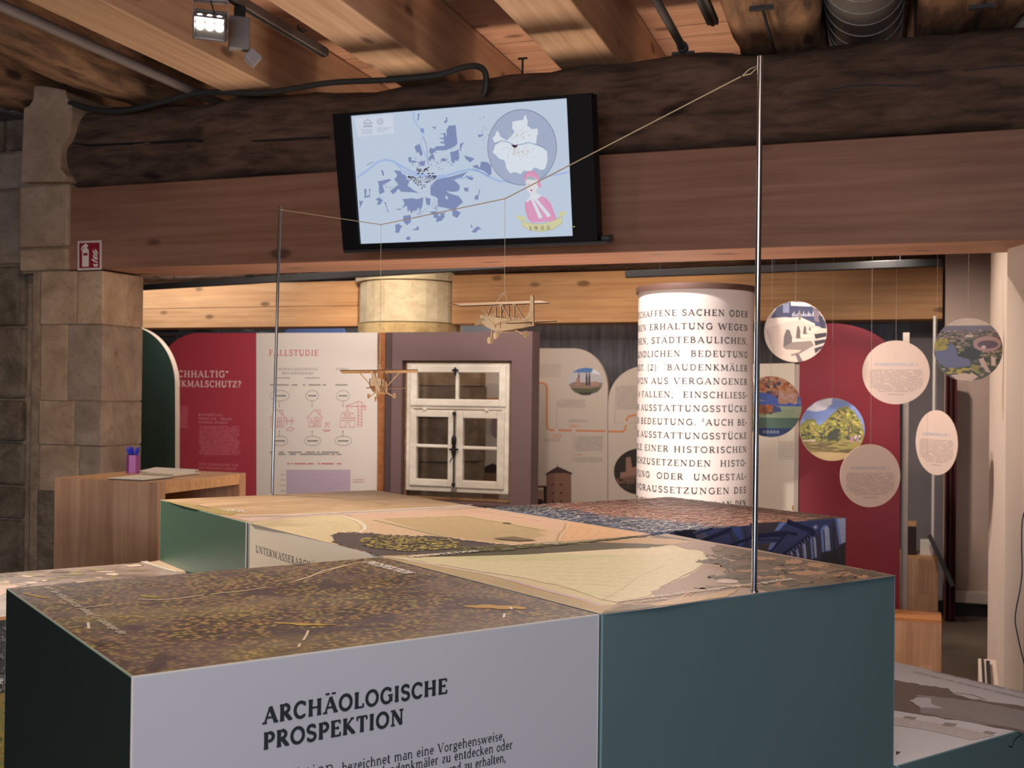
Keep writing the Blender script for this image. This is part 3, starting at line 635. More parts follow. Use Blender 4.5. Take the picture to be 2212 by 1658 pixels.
# rails behind the front beam
for (p0, y0), (p1, y1), lb in ((((300, 618), 8.3), ((1085, 569), 6.7), 'dark lighting track behind the front beam, above the left panels'), (((1352, 589), 7.1), ((2036, 563), 6.28), 'dark lighting track behind the front beam, above the text column')):
    a = onz(*p0, 2.213); b = onz(*p1, 2.213); d = unit(b-a); f = Fr(a, d, unit(np.cross(Z_, d)), Z_)
    o = MB().box(f, (0, float(np.linalg.norm(b-a))), (-.018, .018), (-.03, .012)).build('lighting_track', plain('track_dark', C(60, 60, 62), .35, .3), None, loc=a, bevel=.002); tag(o, lb, 'track')
    MB().box(f, (0, float(np.linalg.norm(b-a))), (-.006, .006), (-.033, -.0305)).build('slot', DARKM, o)
    for t in (.12, .5, .88): c_ = f.p(float(np.linalg.norm(b-a))*t, 0, .012); MB().tube([c_, V3(c_[0], c_[1], 3.09)], .004, 6).build('hanger_rod', DARKM, o)
a = B9.px(2028, 558); 
o = MB().box(bfr(8.9), (bfr(8.9).px(2018, 560)[0], bfr(8.9).px(2036, 560)[0]), (bfr(8.9).px(2028, 569)[1], bfr(8.9).px(2028, 555)[1]), (-.05, .03)).build('beam_bracket', DARKM, None, bevel=.003); tag(o, 'small black bracket at the right end of the rear beam', 'bracket')
# ================================================================ exhibition blocks
TEAL = plain('teal_laminate', C(92, 114, 114), .42, 0, .03, 3)
WHITEP = plain('white_laminate', C(194, 191, 196), .5, 0, .02, 3)
CREAM = plain('cream_laminate', C(222, 208, 184), .5, 0, .02, 3)
TRIMW = plain('light_edge', C(220, 214, 204), .5)  # pale board edge, with the edge highlight put into its colour
TRIMT = plain('teal_edge', C(130, 156, 160), .45)
def forest():
    m, nt, bs = nodes('forest_photo'); mp = mapping(nt, (1, 1, 1)); 
    warp = noise(nt, mp, 14, 2); add = nt.nodes.new('ShaderNodeVectorMath'); add.operation = 'MULTIPLY_ADD'
    nt.links.new(warp.outputs['Color'], add.inputs[0]); add.inputs[1].default_value = (.02, .02, .02); nt.links.new(mp.outputs[0], add.inputs[2])
    v = voro(nt, add, 92); v2 = voro(nt, add, 40)
    crown = ramp(nt, v.outputs['Distance'], [(.16, C(206, 184, 132)), (.42, C(138, 116, 84)), (.66, C(68, 56, 54))])
    hue = ramp(nt, v2.outputs['Color'], [(.2, C(255, 232, 190)), (.5, C(214, 222, 150)), (.75, C(225, 190, 170)), (.95, C(240, 205, 140))])
    c = mixc(nt, crown.outputs[0], hue.outputs[0], .85, 'MULTIPLY')
    big = noise(nt, mp, 5.5, 5, .6, .6)
    c = mixc(nt, c, C(122, 102, 96), ramp(nt, big.outputs[0], [(.40, (.62,)*3), (.60, (.05,)*3)]).outputs[0])
    gaps = noise(nt, mp, 11, 4, .55, 1.); c = mixc(nt, c, C(78, 60, 66), ramp(nt, gaps.outputs[0], [(.55, (0, 0, 0)), (.63, (.85,)*3)]).outputs[0])
    ye = noise(nt, mp, 3.2, 3, .5); c = mixc(nt, c, C(216, 196, 110), ramp(nt, ye.outputs[0], [(.55, (0, 0, 0)), (.8, (.35,)*3)]).outputs[0])
    nt.links.new(c, bs.inputs['Base Color']); bs.inputs['Roughness'].default_value = .5; return m
FOREST = forest()
def rocky(name, c1, c2, c3, sc, st=(1, 1, 1)):
    m, nt, bs = nodes(name); mp = mapping(nt, st); n = noise(nt, mp, sc, 8, .62, 1.1)
    r = ramp(nt, n.outputs[0], [(.33, c1), (.5, c2), (.68, c3)]); n2 = noise(nt, mp, sc*4, 5, .7)
    c = mixc(nt, r.outputs[0], tuple(x*.5 for x in c1[:3])+(1,), ramp(nt, n2.outputs[0], [(.57, (0, 0, 0)), (.68, (.6,)*3)]).outputs[0])
    nt.links.new(c, bs.inputs['Base Color']); bs.inputs['Roughness'].default_value = .38; return m
ROCKT = rocky('quarry_photo', C(100, 84, 74), C(146, 126, 114), C(168, 148, 134), 5)
SAND = rocky('sandy_field_photo', C(180, 146, 106), C(206, 174, 134), C(220, 192, 152), 3, (.5, 2.4, 1))
MOSS = rocky('moss_rock_photo', C(64, 56, 44), C(120, 108, 62), C(160, 140, 90), 6)
FIELD = plain('field_photo_base', C(222, 204, 164), .38, 0, .05, 6)
BLUEP = plain('blue_hall_photo_base', C(48, 54, 92), .45, 0, .12, 9)
def block(label, v0, v1, u0, u1, z1, top, front, left, fr_edge=TRIMW, lf_edge=TRIMW, right=None, back=None):
    g = .0012; v0 += g; v1 -= g; u0 += g; u1 -= g
    a = grid(v0, u0, 0); rt = empty('exhibition_block', a, label, 'display block', 'photo covered exhibition blocks')
    W_ = (v1-v0)*L; D_ = (u1-u0)*L; t = .012
    T = Fr(grid(v0, u0, z1), DV, DU, Z_); Fr_ = Fr(grid(v0, u0, 0), DV, Z_, -DU); Lf = Fr(grid(v0, u1, 0), -DU, Z_, -DV)
    Rt = Fr(grid(v1, u0, 0), DU, Z_, DV); Bk = Fr(grid(v1, u1, 0), -DV, Z_, DU)
    tp = MB().box(T, (.0022, W_-.0022), (.0022, D_-.0022), (-t, 0)).build('top_panel', top, rt)
    fp = MB().box(Fr_, (.0022, W_-.0022), (.004, z1-.0022), (-t, 0)).build('front_panel', front, rt)
    lp = MB().box(Lf, (.0022, D_-.0022), (.004, z1-.0022), (-t, 0)).build('side_panel', left, rt)
    MB().box(Rt, (.0022, D_-.0022), (.004, z1-.0022), (-t, 0)).build('side_panel', right or left, rt)
    MB().box(Bk, (.0022, W_-.0022), (.004, z1-.0022), (-t, 0)).build('back_panel', back or front, rt)
    e = .0022
    MB().box(Fr_, (0, W_), (z1-e, z1), (-e, 0)).box(Fr_, (0, e), (0, z1-e), (-e, 0)).box(Fr_, (W_-e, W_), (0, z1-e), (-e, 0)).build('edge_highlight_strip', fr_edge, rt)  # pale board edges, their colour also paints the light the edges catch
    MB().box(Lf, (0, D_-e), (z1-e, z1), (-e, 0)).box(Lf, (0, e), (0, z1-e), (-e, 0)).build('edge_highlight_strip', lf_edge, rt)
    return rt, tp, fp, lp, T, Fr_, Lf
INKD = C(38, 44, 46); WHI = C(240, 232, 222)
# --- forest block
rt, tp, fp, lp, T, Ff, Lf = block('white and dark green block with autumn forest photo on top, headline on its front', 0, 1.0, 0, .984, 1.1, FOREST, WHITEP, plain('dark_green_laminate', C(34, 46, 40), .45, 0, .03, 3), TRIMW, plain('pale_green_edge', C(160, 172, 146), .5))
a = Art(T)
pale = C(226, 206, 178); oc_ = C(200, 158, 88)
a.line([(298, 1294), (330, 1295), (360, 1295), (398, 1291), (440, 1285)], .006, pale); a.line([(455, 1283), (510, 1278), (540, 1274), (575, 1268)], .005, pale)
a.line([(640, 1254), (668, 1246), (700, 1232), (760, 1218)], .006, pale); a.line([(690, 1240), (720, 1229), (762, 1218), (790, 1212)], .005, C(214, 180, 130))
a.line([(185, 1312), (215, 1309), (248, 1303)], .005, pale)
a.poly(wob([(1000, 1308), (1060, 1306), (1130, 1311), (1140, 1315), (1080, 1316), (1010, 1311)], 2.5, 4, 3), oc_)
a.poly(wob([(590, 1343), (690, 1347), (730, 1350), (660, 1351), (600, 1347)], 2, 4, 5), C(204, 168, 84))
a.poly(wob([(305, 1284), (350, 1290), (330, 1291), (300, 1287)], 1.5, 3, 6), C(180, 170, 80)); a.poly(wob([(48, 1279), (90, 1287), (107, 1293), (80, 1290), (50, 1283)], 1.5, 3, 9), C(190, 160, 84))
a.line([(666, 1362), (662, 1372), (655, 1383)], .004, pale); a.line([(648, 1390), (645, 1398)], .004, pale); a.line([(1103, 1311), (1105, 1316)], .004, WHI); a.line([(1090, 1325), (1088, 1334)], .004, WHI)
a.line([(190, 1344), (192, 1358)], .004, WHI)
a.build('printed_image', tp, PRINTT)
TL = Fr(T.o, -DU, DV, Z_)
a = Art(TL, .0014); text_px(a, 'PROSPEKTION', (783, 1214), (879, 1239), 1, col=WHI, wt=.17) if 0 else None
p = TL.px(783, 1215); q_ = TL.px(879, 1240); text(a, 'PROSPEKTION', p[0], p[1], q_[0]-p[0], .026, wt=.19, col=WHI)
p = TL.px(93, 1268); q_ = TL.px(268, 1371); text(a, 'auch die mittelalterliche Leitung für Landwege der', p[0], p[1], q_[0]-p[0], .013, wt=.17, col=C(220, 208, 190))
a.build('lettering', tp, INK)
a = Art(Ff)
def tline(a, s, p0, p1, h, **k):
    A_ = a.fr.px(*p0); B_ = a.fr.px(*p1); text(a, s, A_[0], (A_[1]+B_[1])/2, B_[0]-A_[0], h, **k)
hh = Ff.px(568, 1524)[1]-Ff.px(568, 1562)[1]
tline(a, 'ARCHÄOLOGISCHE', (567, 1561), (966, 1498), hh*.93, col=INKD, wt=.26, gap=.05)
tline(a, 'PROSPEKTION', (567, 1617), (872, 1564), hh*.93, col=INKD, wt=.26, gap=.05)
tline(a, 'bezeichnet man eine Vorgehensweise,', (738, 1660), (1090, 1603), hh*.56, col=INKD, wt=.13, gap=.03)
tline(a, 'um Bodendenkmäler zu entdecken oder', (758, 1680), (1107, 1624), hh*.56, col=INKD, wt=.13, gap=.03)
tline(a, 'genauer zu untersuchen und zu erhalten,', (756, 1705), (1092, 1654), hh*.56, col=INKD, wt=.13, gap=.03)
p = Ff.px(738, 1660); text(a, 'Als Prospektion', p[0]-.185, p[1], .173, hh*.56, col=INKD, wt=.13, gap=.03)
a.build('lettering', fp, INK)
# --- field block with the tall pole
rt2, tp, fp, lp, T, Ff, Lf = block('teal block with pale field photo on top, the taller pole standing near its front edge', 1.003, 2.02, -.004, .985, 1.1, FIELD, TEAL, TEAL, TRIMT, TRIMW)
a = Art(T); B = C(150, 124, 100)
a.poly(wob([(1440, 1152), (1937, 1243), (1297, 1327), (1340, 1300), (1420, 1290), (1400, 1276), (1440, 1262), (1470, 1250), (1500, 1236), (1520, 1215), (1530, 1200), (1400, 1160)], 3, 5, 2), C(166, 140, 124))
a.poly(wob([(820, 1201), (905, 1204), (1040, 1196), (1200, 1188), (1330, 1182), (1440, 1180), (1520, 1192), (1528, 1210), (1500, 1232), (1440, 1262), (1410, 1276), (1400, 1288), (1335, 1302), (1300, 1295), (1200, 1262), (1100, 1243), (1000, 1228), (890, 1209)], 3, 5, 4), C(226, 214, 172))
a.poly(wob([(1150, 1192), (1400, 1182), (1495, 1190), (1420, 1196), (1240, 1202)], 2, 5, 8), C(232, 216, 178)); a.poly(wob([(980, 1205), (1150, 1196), (1350, 1200), (1200, 1212), (1040, 1212)], 2, 5, 7), C(214, 208, 160))
# band of trees along the far edge
a.poly([(905, 1168), (1010, 1172), (1100, 1178), (1240, 1176), (1420, 1158), (1405, 1153), (1470, 1163), (1500, 1168), (1420, 1180), (1330, 1186), (1130, 1198), (990, 1202), (900, 1203), (860, 1196)], C(78, 76, 52))
a.poly(wob([(820, 1200), (870, 1196), (930, 1193), (960, 1195), (900, 1203), (840, 1203)], 1.5, 4, 4), C(206, 176, 128))
a.poly(wob([(1395, 1160), (1500, 1168), (1452, 1176), (1270, 1172)], 2, 5, 3), C(196, 160, 118))
a.poly(wob([(1275, 1170), (1420, 1176), (1400, 1184), (1280, 1186)], 1.5, 4, 3), C(82, 76, 54))
# field track
tr = [(818, 1200), (870, 1207), (960, 1223), (1050, 1240), (1100, 1252), (1160, 1270), (1215, 1284), (1262, 1296), (1300, 1309)]
a.poly([(823, 1203), (900, 1213), (990, 1230), (1090, 1252), (1160, 1274), (1230, 1291), (1290, 1306), (1330, 1306), (1310, 1318), (1297, 1326), (1240, 1311), (1100, 1274), (960, 1238)], C(196, 174, 132))
a.poly([(1035, 1250), (1100, 1256), (1165, 1274), (1240, 1293), (1300, 1308), (1318, 1310), (1304, 1322), (1240, 1309), (1130, 1280)], C(186, 164, 124))
a.line(tr, .011, C(226, 206, 188)); a.line(tr[4:], .012, C(206, 180, 178)); a.line([(x-2, y+4) for x, y in tr[4:]], .003, C(214, 160, 96))
for k in range(7): 
    y = 1206+k*9; a.line([(1100+k*20, y), (1250+k*10, y+4), (1420, y-2+k*3)], .0016, C(206, 196, 150))
a.line([(1180, 1253), (1260, 1280), (1340, 1290)], .002, C(198, 186, 140)); a.line([(1300, 1296), (1345, 1272), (1380, 1245), (1440, 1220)], .002, C(200, 184, 140))
a.poly(wob([(1545, 1175), (1937, 1243), (1660, 1279), (1600, 1262), (1560, 1235), (1590, 1210), (1540, 1195)], 3, 6, 2), C(98, 82, 62))
rg = random.Random(4)
fillc = [C(84, 70, 54), C(164, 126, 92), C(78, 66, 50), C(120, 98, 74)]
for k in range(75):
    x = rg.uniform(1540, 1900); y0 = 1165+(x-1440)*.155; yb = 1318-(x-1300)*.118; 
    if yb-y0 < 9: continue
    y = rg.uniform(y0+2, yb-4); w_ = rg.uniform(12, 44)*(1 if y < 1230 else 1.3); h_ = rg.uniform(2, 6)
    w_ = min(w_, (yb-y)*2.4, (y-y0)*3.5)
    if w_ > 5: a.poly(wob(ell(x, y, w_, h_, 7), min(6, w_*.22), 5, k), fillc[k % 4])
a.poly(wob([(1310, 1320), (1345, 1306), (1400, 1305), (1500, 1288), (1600, 1272), (1570, 1290), (1440, 1308)], 3, 4, 9), C(196, 160, 118))
a.poly(wob([(1300, 1325), (1345, 1308), (1400, 1306), (1420, 1310)], 2, 4, 9), C(128, 106, 84))
a.poly(wob(ell(1572, 1256, 24, 5, 10), 2, 3, 5), C(208, 186, 176))
a.line([(1425, 1306), (1470, 1292), (1495, 1277)], .005, C(214, 178, 142)); a.line([(1440, 1306), (1480, 1292), (1500, 1279)], .003, C(214, 178, 142))
a.build('printed_image', tp, PRINTT)
a = Art(T, .0026)
p = T.px(888, 1205.5); q_ = T.px(1044, 1194); text(a, 'PROSPEKTION', p[0], p[1], q_[0]-p[0], .022, wt=.2, col=WHI)
p = T.px(1338, 1302); q_ = T.px(1707, 1251); text(a, 'in Altsiedlung und befestigter Steinzeit gezeichnet', p[0], p[1], q_[0]-p[0], .017, wt=.17, col=C(222, 208, 190))
p = T.px(1342, 1306); text(a, 'im Umfeld', p[0], p[1]-.008, .10, .014, wt=.17, col=C(222, 208, 190))
a.build('lettering', tp, INK)
def trees(a, region, n, cols, w, h, seed):
    rg = random.Random(seed); xs = [p[0] for p in region]; ys = [p[1] for p in region]; k = 0; it = 0
    def inside(x, y):
        c = False; m_ = len(region)
        for i in range(m_):
            x1, y1 = region[i]; x2, y2 = region[(i+1) % m_]
            if (y1 > y) != (y2 > y) and x < (x2-x1)*(y-y1)/(y2-y1)+x1: c = not c
        return c
    while k < n and it < n*12:
        it += 1; x = rg.uniform(min(xs), max(xs)); y = rg.uniform(min(ys), max(ys))
        if inside(x, y): k += 1; a.off += -a.step*.9 if n > 300 else 0; s = rg.uniform(.5, 1.2); a.poly([(x+w*s*cos(t+s), y+h*s*sin(t+s)*rg.uniform(.7, 1.1)) for t in (0, 1.05, 2.1, 3.15, 4.2, 5.25)], rg.choice(cols))
# --- meadow block (text on its left side)
rt3, tp, fp, lp, T, Ff, Lf = block('cream sided block with meadow and wood photo, white lettering on its left side panel', 1.0, 2.028, .987, 1.972, 1.1, FIELD, TEAL, CREAM, TRIMW, TRIMW)
a = Art(T)
a.poly([(535, 1128), (1044, 1097), (1404, 1153), (820, 1201)], C(220, 190, 154))
a.poly(wob([(535, 1129), (640, 1117), (742, 1113), (770, 1120), (792, 1132), (792, 1142), (770, 1150), (735, 1158), (720, 1173)], 1.5, 4, 3), C(226, 208, 164))
a.poly([(745, 1112), (1040, 1097), (1230, 1126), (1200, 1146), (1120, 1126), (1000, 1114), (820, 1121)], C(222, 186, 160))
a.poly([(828, 1121), (1000, 1114), (1120, 1134), (1190, 1147), (1160, 1149), (1180, 1156), (1140, 1166), (1080, 1172), (960, 1158), (900, 1143)], C(196, 172, 128))
a.line([(828, 1121), (1000, 1114.5), (1165, 1144), (1060, 1152)], .006, C(150, 150, 104)); a.line([(806, 1123), (860, 1136), (930, 1153), (960, 1160)], .010, C(140, 138, 100))
a.line([(740, 1114), (770, 1123), (787, 1134), (789, 1142), (772, 1152)], .007, WHI); a.line([(738, 1117), (764, 1125), (779, 1135), (781, 1143), (768, 1151)], .004, C(200, 180, 140))
for k in range(5): a.line([(600+k*20, 1126+k*2), (690+k*12, 1122+k*2), (730+k*6, 1130+k*3), (720, 1142+k)], .0018, C(214, 194, 150))
a.line([(640, 1140), (690, 1150), (704, 1154)], .003, C(236, 222, 186)); a.line([(560, 1125), (640, 1140)], .003, C(236, 222, 186))
a.poly([(1218, 1130), (1240, 1128), (1404, 1153), (1380, 1158), (1210, 1170), (1225, 1150)], C(230, 184, 140))
for k in range(7): a.line([(1232+k*22, 1133+k*3.6), (1222+k*22, 1150+k*2), (1212+k*18, 1166-k)], .002, C(214, 164, 118))
a.line([(1222, 1130), (1219, 1142), (1208, 1152), (1202, 1168)], .006, C(192, 158, 118)); a.line([(1228, 1130), (1226, 1143), (1214, 1153), (1208, 1168)], .003, C(230, 206, 170))
dk = [(719, 1158), (735, 1151), (790, 1152), (820, 1155), (870, 1158), (945, 1160), (1010, 1168), (1080, 1177), (1105, 1180), (1210, 1176), (1400, 1156), (1380, 1160), (1100, 1186), (960, 1194), (822, 1201), (780, 1190), (730, 1176), (720, 1168)]
a.poly(wob(dk, 3.2, 8, 8), C(74, 66, 68)); rg = random.Random(3)
for x_, y_ in wob(dk, 2.5, 9, 3)[:150]:
    if y_ > 1200 or (x_ < 800 and y_ > 1160 and y_ > 1128+(x_-535)*.26-5): continue
    a.poly([(x_+rg.uniform(4, 9)*cos(t_), y_+rg.uniform(.6, 1.8)*sin(t_)) for t_ in (0, 1.05, 2.1, 3.15, 4.2, 5.25)], rg.choice([C(74, 66, 68), C(88, 80, 64), C(74, 66, 68)]))
trees(a, [(770, 1165), (830, 1156), (990, 1168), (1000, 1184), (880, 1192), (790, 1182)], 900, [C(176, 160, 84), C(200, 184, 100), C(140, 128, 72), C(96, 84, 66), C(70, 64, 66)], 5, .9, 5)
trees(a, [(1000, 1182), (1100, 1179), (1240, 1172), (1380, 1158), (1330, 1166), (1090, 1190), (960, 1196)], 500, [C(104, 104, 62), C(84, 86, 56), C(126, 120, 74)], 6, .7, 6)
a.poly(wob([(1065, 1164), (1110, 1160), (1160, 1168), (1120, 1170)], 1, 3, 4), C(120, 104, 76)); a.poly([(1085, 1129), (1100, 1130), (1106, 1132), (1088, 1131)], C(110, 96, 84))
a.build('printed_image', tp, PRINTT)
TL = Fr(T.o, -DU, DV, Z_); a = Art(TL, .0030); p = TL.px(1022, 1101); q_ = TL.px(1160, 1124); text(a, 'Baudenkmal im Ackerboden', p[0], p[1], q_[0]-p[0], .013, wt=.17, col=C(238, 224, 200))
p = TL.px(640, 1140)
a.build('lettering', tp, INK)
a = Art(Lf, .0006); A_ = Lf.px(552, 1191.5); B_ = Lf.px(552, 1176); C_ = Lf.px(681, 1224)
text(a, 'UNTERWASSERARCHÄOLOGIE', A_[0], A_[1], (C_[0]-A_[0])*text_len('UNTERWASSERARCHÄOLOGIE')/text_len('UNTERWASSERARCHÄ'), (B_[1]-A_[1])*.95, wt=.13, col=INKD)
a.build('lettering', lp, INK)
# --- sandy block with the short pole
rt4, tp, fp, lp, T, Ff, Lf = block('green sided rearmost block with sandy field photo, carrying the shorter pole', .994, 2.028, 1.975, 2.932, 1.1, SAND, TEAL, plain('sea_green_laminate', C(66, 94, 76), .42, 0, .03, 3), TRIMW, plain('pale_green_edge', C(160, 172, 146), .5))
a = Art(T)
a.poly([(540, 1127), (505, 1118), (760, 1106), (1010, 1091), (1040, 1096), (700, 1116)], C(214, 190, 172)); a.line([(508, 1113.5), (620, 1112), (800, 1103), (960, 1094), (1020, 1090)], .014, WHI)
a.line([(520, 1116.5), (640, 1113.5), (800, 1105), (960, 1096)], .007, C(120, 104, 110))
a.poly(wob([(350, 1079), (420, 1090), (520, 1104), (500, 1112), (470, 1110), (400, 1094)], 1.5, 4, 3), C(176, 158, 100))
trees(a, [(470, 1095), (530, 1103), (545, 1108), (490, 1104)], 40, [WHI, C(210, 190, 170)], 3.5, .9, 5)
a.line([(425, 1090), (452, 1098)], .006, C(120, 96, 84)); a.line([(588, 1068), (700, 1074), (810, 1084), (840, 1090)], .004, C(176, 146, 112))
a.build('printed_image', tp, PRINTT)
a = Art(T, .0026); p = T.px(862, 1104); q_ = T.px(1000, 1095.5); text(a, 'MAIS UND GRABEN', p[0], p[1], q_[0]-p[0], .016, wt=.2, col=WHI) if 0 else a.greek(0, 0, .001, .001, 1, WHI)
# --- city block
CITY = rocky('city_roofs_photo', C(120, 84, 76), C(178, 142, 126), C(206, 172, 152), 14, (1, 1, 1))
rt5, tp, fp, lp, T, Ff, Lf = block('block with red roofed city photo on top and blue factory hall photo on its front', 2.033, 3.066, .99, 1.982, 1.1, CITY, BLUEP, TEAL, plain('blue_edge', C(96, 110, 150), .5), TRIMW)
a = Art(T, .0006, False); a.step = 5e-7; rg = random.Random(12); W_ = 1.03*L; D_ = .99*L
RD = [C(214, 146, 128), C(190, 112, 98), C(226, 184, 164), C(236, 216, 200), C(170, 128, 112), C(140, 112, 102)]
BL = [C(66, 84, 120), C(92, 112, 140), C(50, 56, 78), C(226, 224, 222), C(206, 200, 196), C(120, 134, 150)]
GR = [C(112, 120, 84), C(86, 92, 66)]
BR = [C(150, 122, 100), C(128, 104, 84), C(176, 140, 120), C(110, 92, 74)]
a.step = 6e-6
a.rect(.003, .003, W_-.006, D_-.006, C(210, 156, 138)); a.poly([(.003, .003), (.42*W_, .003), (.30*W_, .4*D_), (.26*W_, .7*D_), (.16*W_, D_-.006), (.003, D_-.006)], C(110, 122, 150)); a.poly([(.84*W_, .003), (W_-.006, .003), (W_-.006, D_-.006), (.93*W_, D_-.006)], C(140, 114, 94))
a.step = 4e-7
for k in range(6500):
    s = rg.uniform(.004, W_-.022); t = rg.uniform(.004, D_-.014)
    q1 = s/W_+ (rg.random()-.5)*.12; q2 = t/D_
    pal = BL if q1 < .30-.12*q2+.04*sin(q2*9) else (BR if q1 > .80+rg.random()*.15 else RD)
    if q2 > .8 and q1 < .25: pal = GR+BL[1:4]
    w_, h_ = rg.uniform(.006, .026), rg.uniform(.0022, .0075); an = rg.gauss(.35 if q1 < .5 else .1, .25)
    c_, s_ = cos(an), sin(an)
    pts = [(s+x*c_-y*s_, t+x*s_+y*c_) for x, y in ((0, 0), (w_, 0), (w_, h_), (0, h_))]
    pts = [(min(max(x, .003), W_-.006), min(max(y, .003), D_-.006)) for x, y in pts]
    col_ = rg.choice(pal); 
    if q1 > .45: col_ = tuple(col_[i]*.75+RD[2][i]*.25 for i in range(3))+(1,)
    a.poly(pts, col_)
for (x0, y0, x1, y1) in ((.30, .3, .62, .5), (.42, .1, .7, .34), (.5, .55, .74, .62), (.26, .75, .6, .86)): a.line([(x0*W_, y0*D_), ((x0+x1)/2*W_, (y0+y1)/2*D_+.01), (x1*W_, y1*D_)], .003, C(222, 190, 170))
a.build('printed_image', tp, PRINTT)
a = Art(Ff)
NV, BM, LB, PG, SK = C(50, 56, 90), C(90, 106, 164), C(146, 164, 220), C(118, 116, 136), C(206, 210, 234)
a.poly([(1404, 1153), (1826, 1119), (1826, 1235), (1404, 1160)], C(84, 90, 134))
for q in ([(1415, 1150), (1448, 1149), (1452, 1165), (1418, 1160)],): a.poly(q, C(140, 160, 190))
for x in (1424, 1436, 1444): a.line([(x+6, 1149), (x-2, 1162)], .003, NV)
a.poly([(1455, 1147), (1500, 1143), (1530, 1172), (1470, 1170)], C(52, 54, 62)); a.poly([(1496, 1148), (1520, 1146), (1530, 1160), (1508, 1168)], PG)
a.poly([(1560, 1140), (1618, 1134), (1620, 1190), (1600, 1188)], C(84, 88, 116)); 
for q in ([(1580, 1139), (1598, 1137), (1606, 1165), (1596, 1166)], [(1588, 1168), (1604, 1166), (1606, 1186), (1598, 1186)]): a.poly(q, C(88, 104, 170))
a.poly([(1618, 1130), (1690, 1126), (1682, 1150), (1630, 1156)], C(92, 84, 88)); a.poly([(1636, 1176), (1680, 1170), (1670, 1186), (1640, 1190)], C(104, 92, 92))
a.poly([(1684, 1128), (1700, 1127), (1682, 1145), (1672, 1147)], LB); a.poly([(1664, 1172), (1676, 1171), (1668, 1186), (1658, 1187)], LB)
for (p, q, w_) in (((1512, 1170), (1580, 1142), .012), ((1460, 1168), (1540, 1140), .005), ((1560, 1182), (1640, 1156), .008), ((1700, 1126), (1760, 1148), .014), ((1620, 1160), (1700, 1150), .012), ((1700, 1150), (1722, 1154), .008), ((1620, 1162), (1600, 1188), .003), ((1570, 1141), (1600, 1190), .003), ((1760, 1150), (1690, 1198), .010), ((1755, 1147), (1700, 1190), .003), ((1640, 1190), (1700, 1200), .006), ((1700, 1150), (1660, 1196), .006), ((1480, 1146), (1520, 1176), .004), ((1606, 1136), (1616, 1184), .003), ((1632, 1156), (1690, 1158), .004), ((1626, 1166), (1688, 1166), .003)): a.line([p, q], w_, NV)
for k in range(9): x = 1700+k*6; a.line([(x, 1192-k*4.6), (x+4, 1200-k*4.9)], .003, C(150, 156, 180))
a.poly([(1700, 1200), (1770, 1150), (1800, 1125), (1826, 1122), (1826, 1222), (1780, 1214)], C(88, 84, 106))
def win(x, w, y0, y1, sl=-3):
    a.poly([(x-w, y1), (x-w+sl, y0+w), (x-w*.5+sl, y0+2), (x+w*.4+sl, y0), (x+w*.9+sl, y0+w*.7), (x+w*.9, y1-3)], LB); a.poly([(x-w*.3, y1-4), (x-w*.25+sl, y0+w*.9), (x+w*.1+sl, y0+w*.35), (x+w*.5+sl, y0+w*.35), (x+w*.75+sl, y0+w), (x+w*.8, y1-6)], SK)
win(1785, 10, 1133, 1192); win(1759, 6.5, 1158, 1207); win(1739, 4, 1172, 1209); win(1724, 3, 1185, 1206); win(1711, 2, 1190, 1202)
a.poly([(1806, 1119), (1826, 1118), (1826, 1170), (1814, 1175)], SK); a.poly([(1804, 1119), (1809, 1119), (1817, 1174), (1812, 1176)], LB); a.poly([(1775, 1196), (1806, 1186), (1826, 1172), (1826, 1222), (1772, 1212)], C(70, 70, 68))
for x0 in (1793, 1773, 1749): a.line([(x0+6, 1130+(1793-x0)*.7), (x0+10, 1212)], .004, NV)
for r_, c in ((7, C(110, 120, 170)), (4, C(170, 180, 220)), (2, C(240, 244, 255))): a.poly(ell(1761, 1138, r_, r_*.95, 12), c)
a.build('printed_image', fp, PRINTT)
# --- lower quarry block, left
rt6, tp, fp, lp, T, Ff, Lf = block('lower block at the left with grey quarry photo on top, behind the forest block', 0, .99, 2.004, 2.93, .904, ROCKT, MOSS, MOSS, TRIMW, TRIMW)
a = Art(T); rg = random.Random(8)
a.poly(wob([(-40, 1300), (-40, 1252), (30, 1256), (60, 1262), (20, 1275), (-20, 1300)], 3, 4, 2), C(206, 170, 150)); 
a.line([(310, 1212), (335, 1220), (365, 1229), (385, 1234)], .022, C(206, 196, 178)); a.poly([(345, 1210), (415, 1232), (390, 1236), (320, 1214)], C(196, 166, 134))
for k in range(60):
    x = rg.uniform(-10, 300); y = rg.uniform(1214+(345-x)*.075, 1264); a.poly(wob(ell(x, y, rg.uniform(4, 22), rg.uniform(.8, 2.6), 8), 1.5, 2, k), rg.choice([C(110, 92, 80), C(140, 118, 106), C(214, 190, 172), C(150, 140, 90)]))
a.build('printed_image', tp, PRINTT)
a = Art(Ff, .0006); a.poly([(-60, 1336), (20, 1330), (20, 1338), (-60, 1346)], C(214, 150, 92)); a.poly(wob([(-60, 1346), (20, 1338), (20, 1510), (-60, 1520)], 3, 6, 3), C(66, 62, 58))
rg = random.Random(2)
for k in range(160): x = rg.uniform(-40, 20); y = rg.uniform(1345, 1500); a.poly(wob(ell(x, y, rg.uniform(1, 6), rg.uniform(1, 4), 6), 1, 2, k), rg.choice([C(110, 104, 98), C(40, 38, 36), C(88, 84, 78), C(140, 132, 124)]))
a.poly(wob([(-60, 1505), (20, 1495), (20, 1660), (-60, 1680)], 3, 6, 3), C(150, 124, 62))
for k in range(120): x = rg.uniform(-40, 20); y = rg.uniform(1505, 1660); a.poly(wob(ell(x, y, rg.uniform(1, 7), rg.uniform(1, 5), 6), 1, 2, k), rg.choice([C(120, 130, 70), C(170, 140, 60), C(90, 90, 50), C(140, 150, 90)]))
a.build('printed_image', fp, PRINTT)
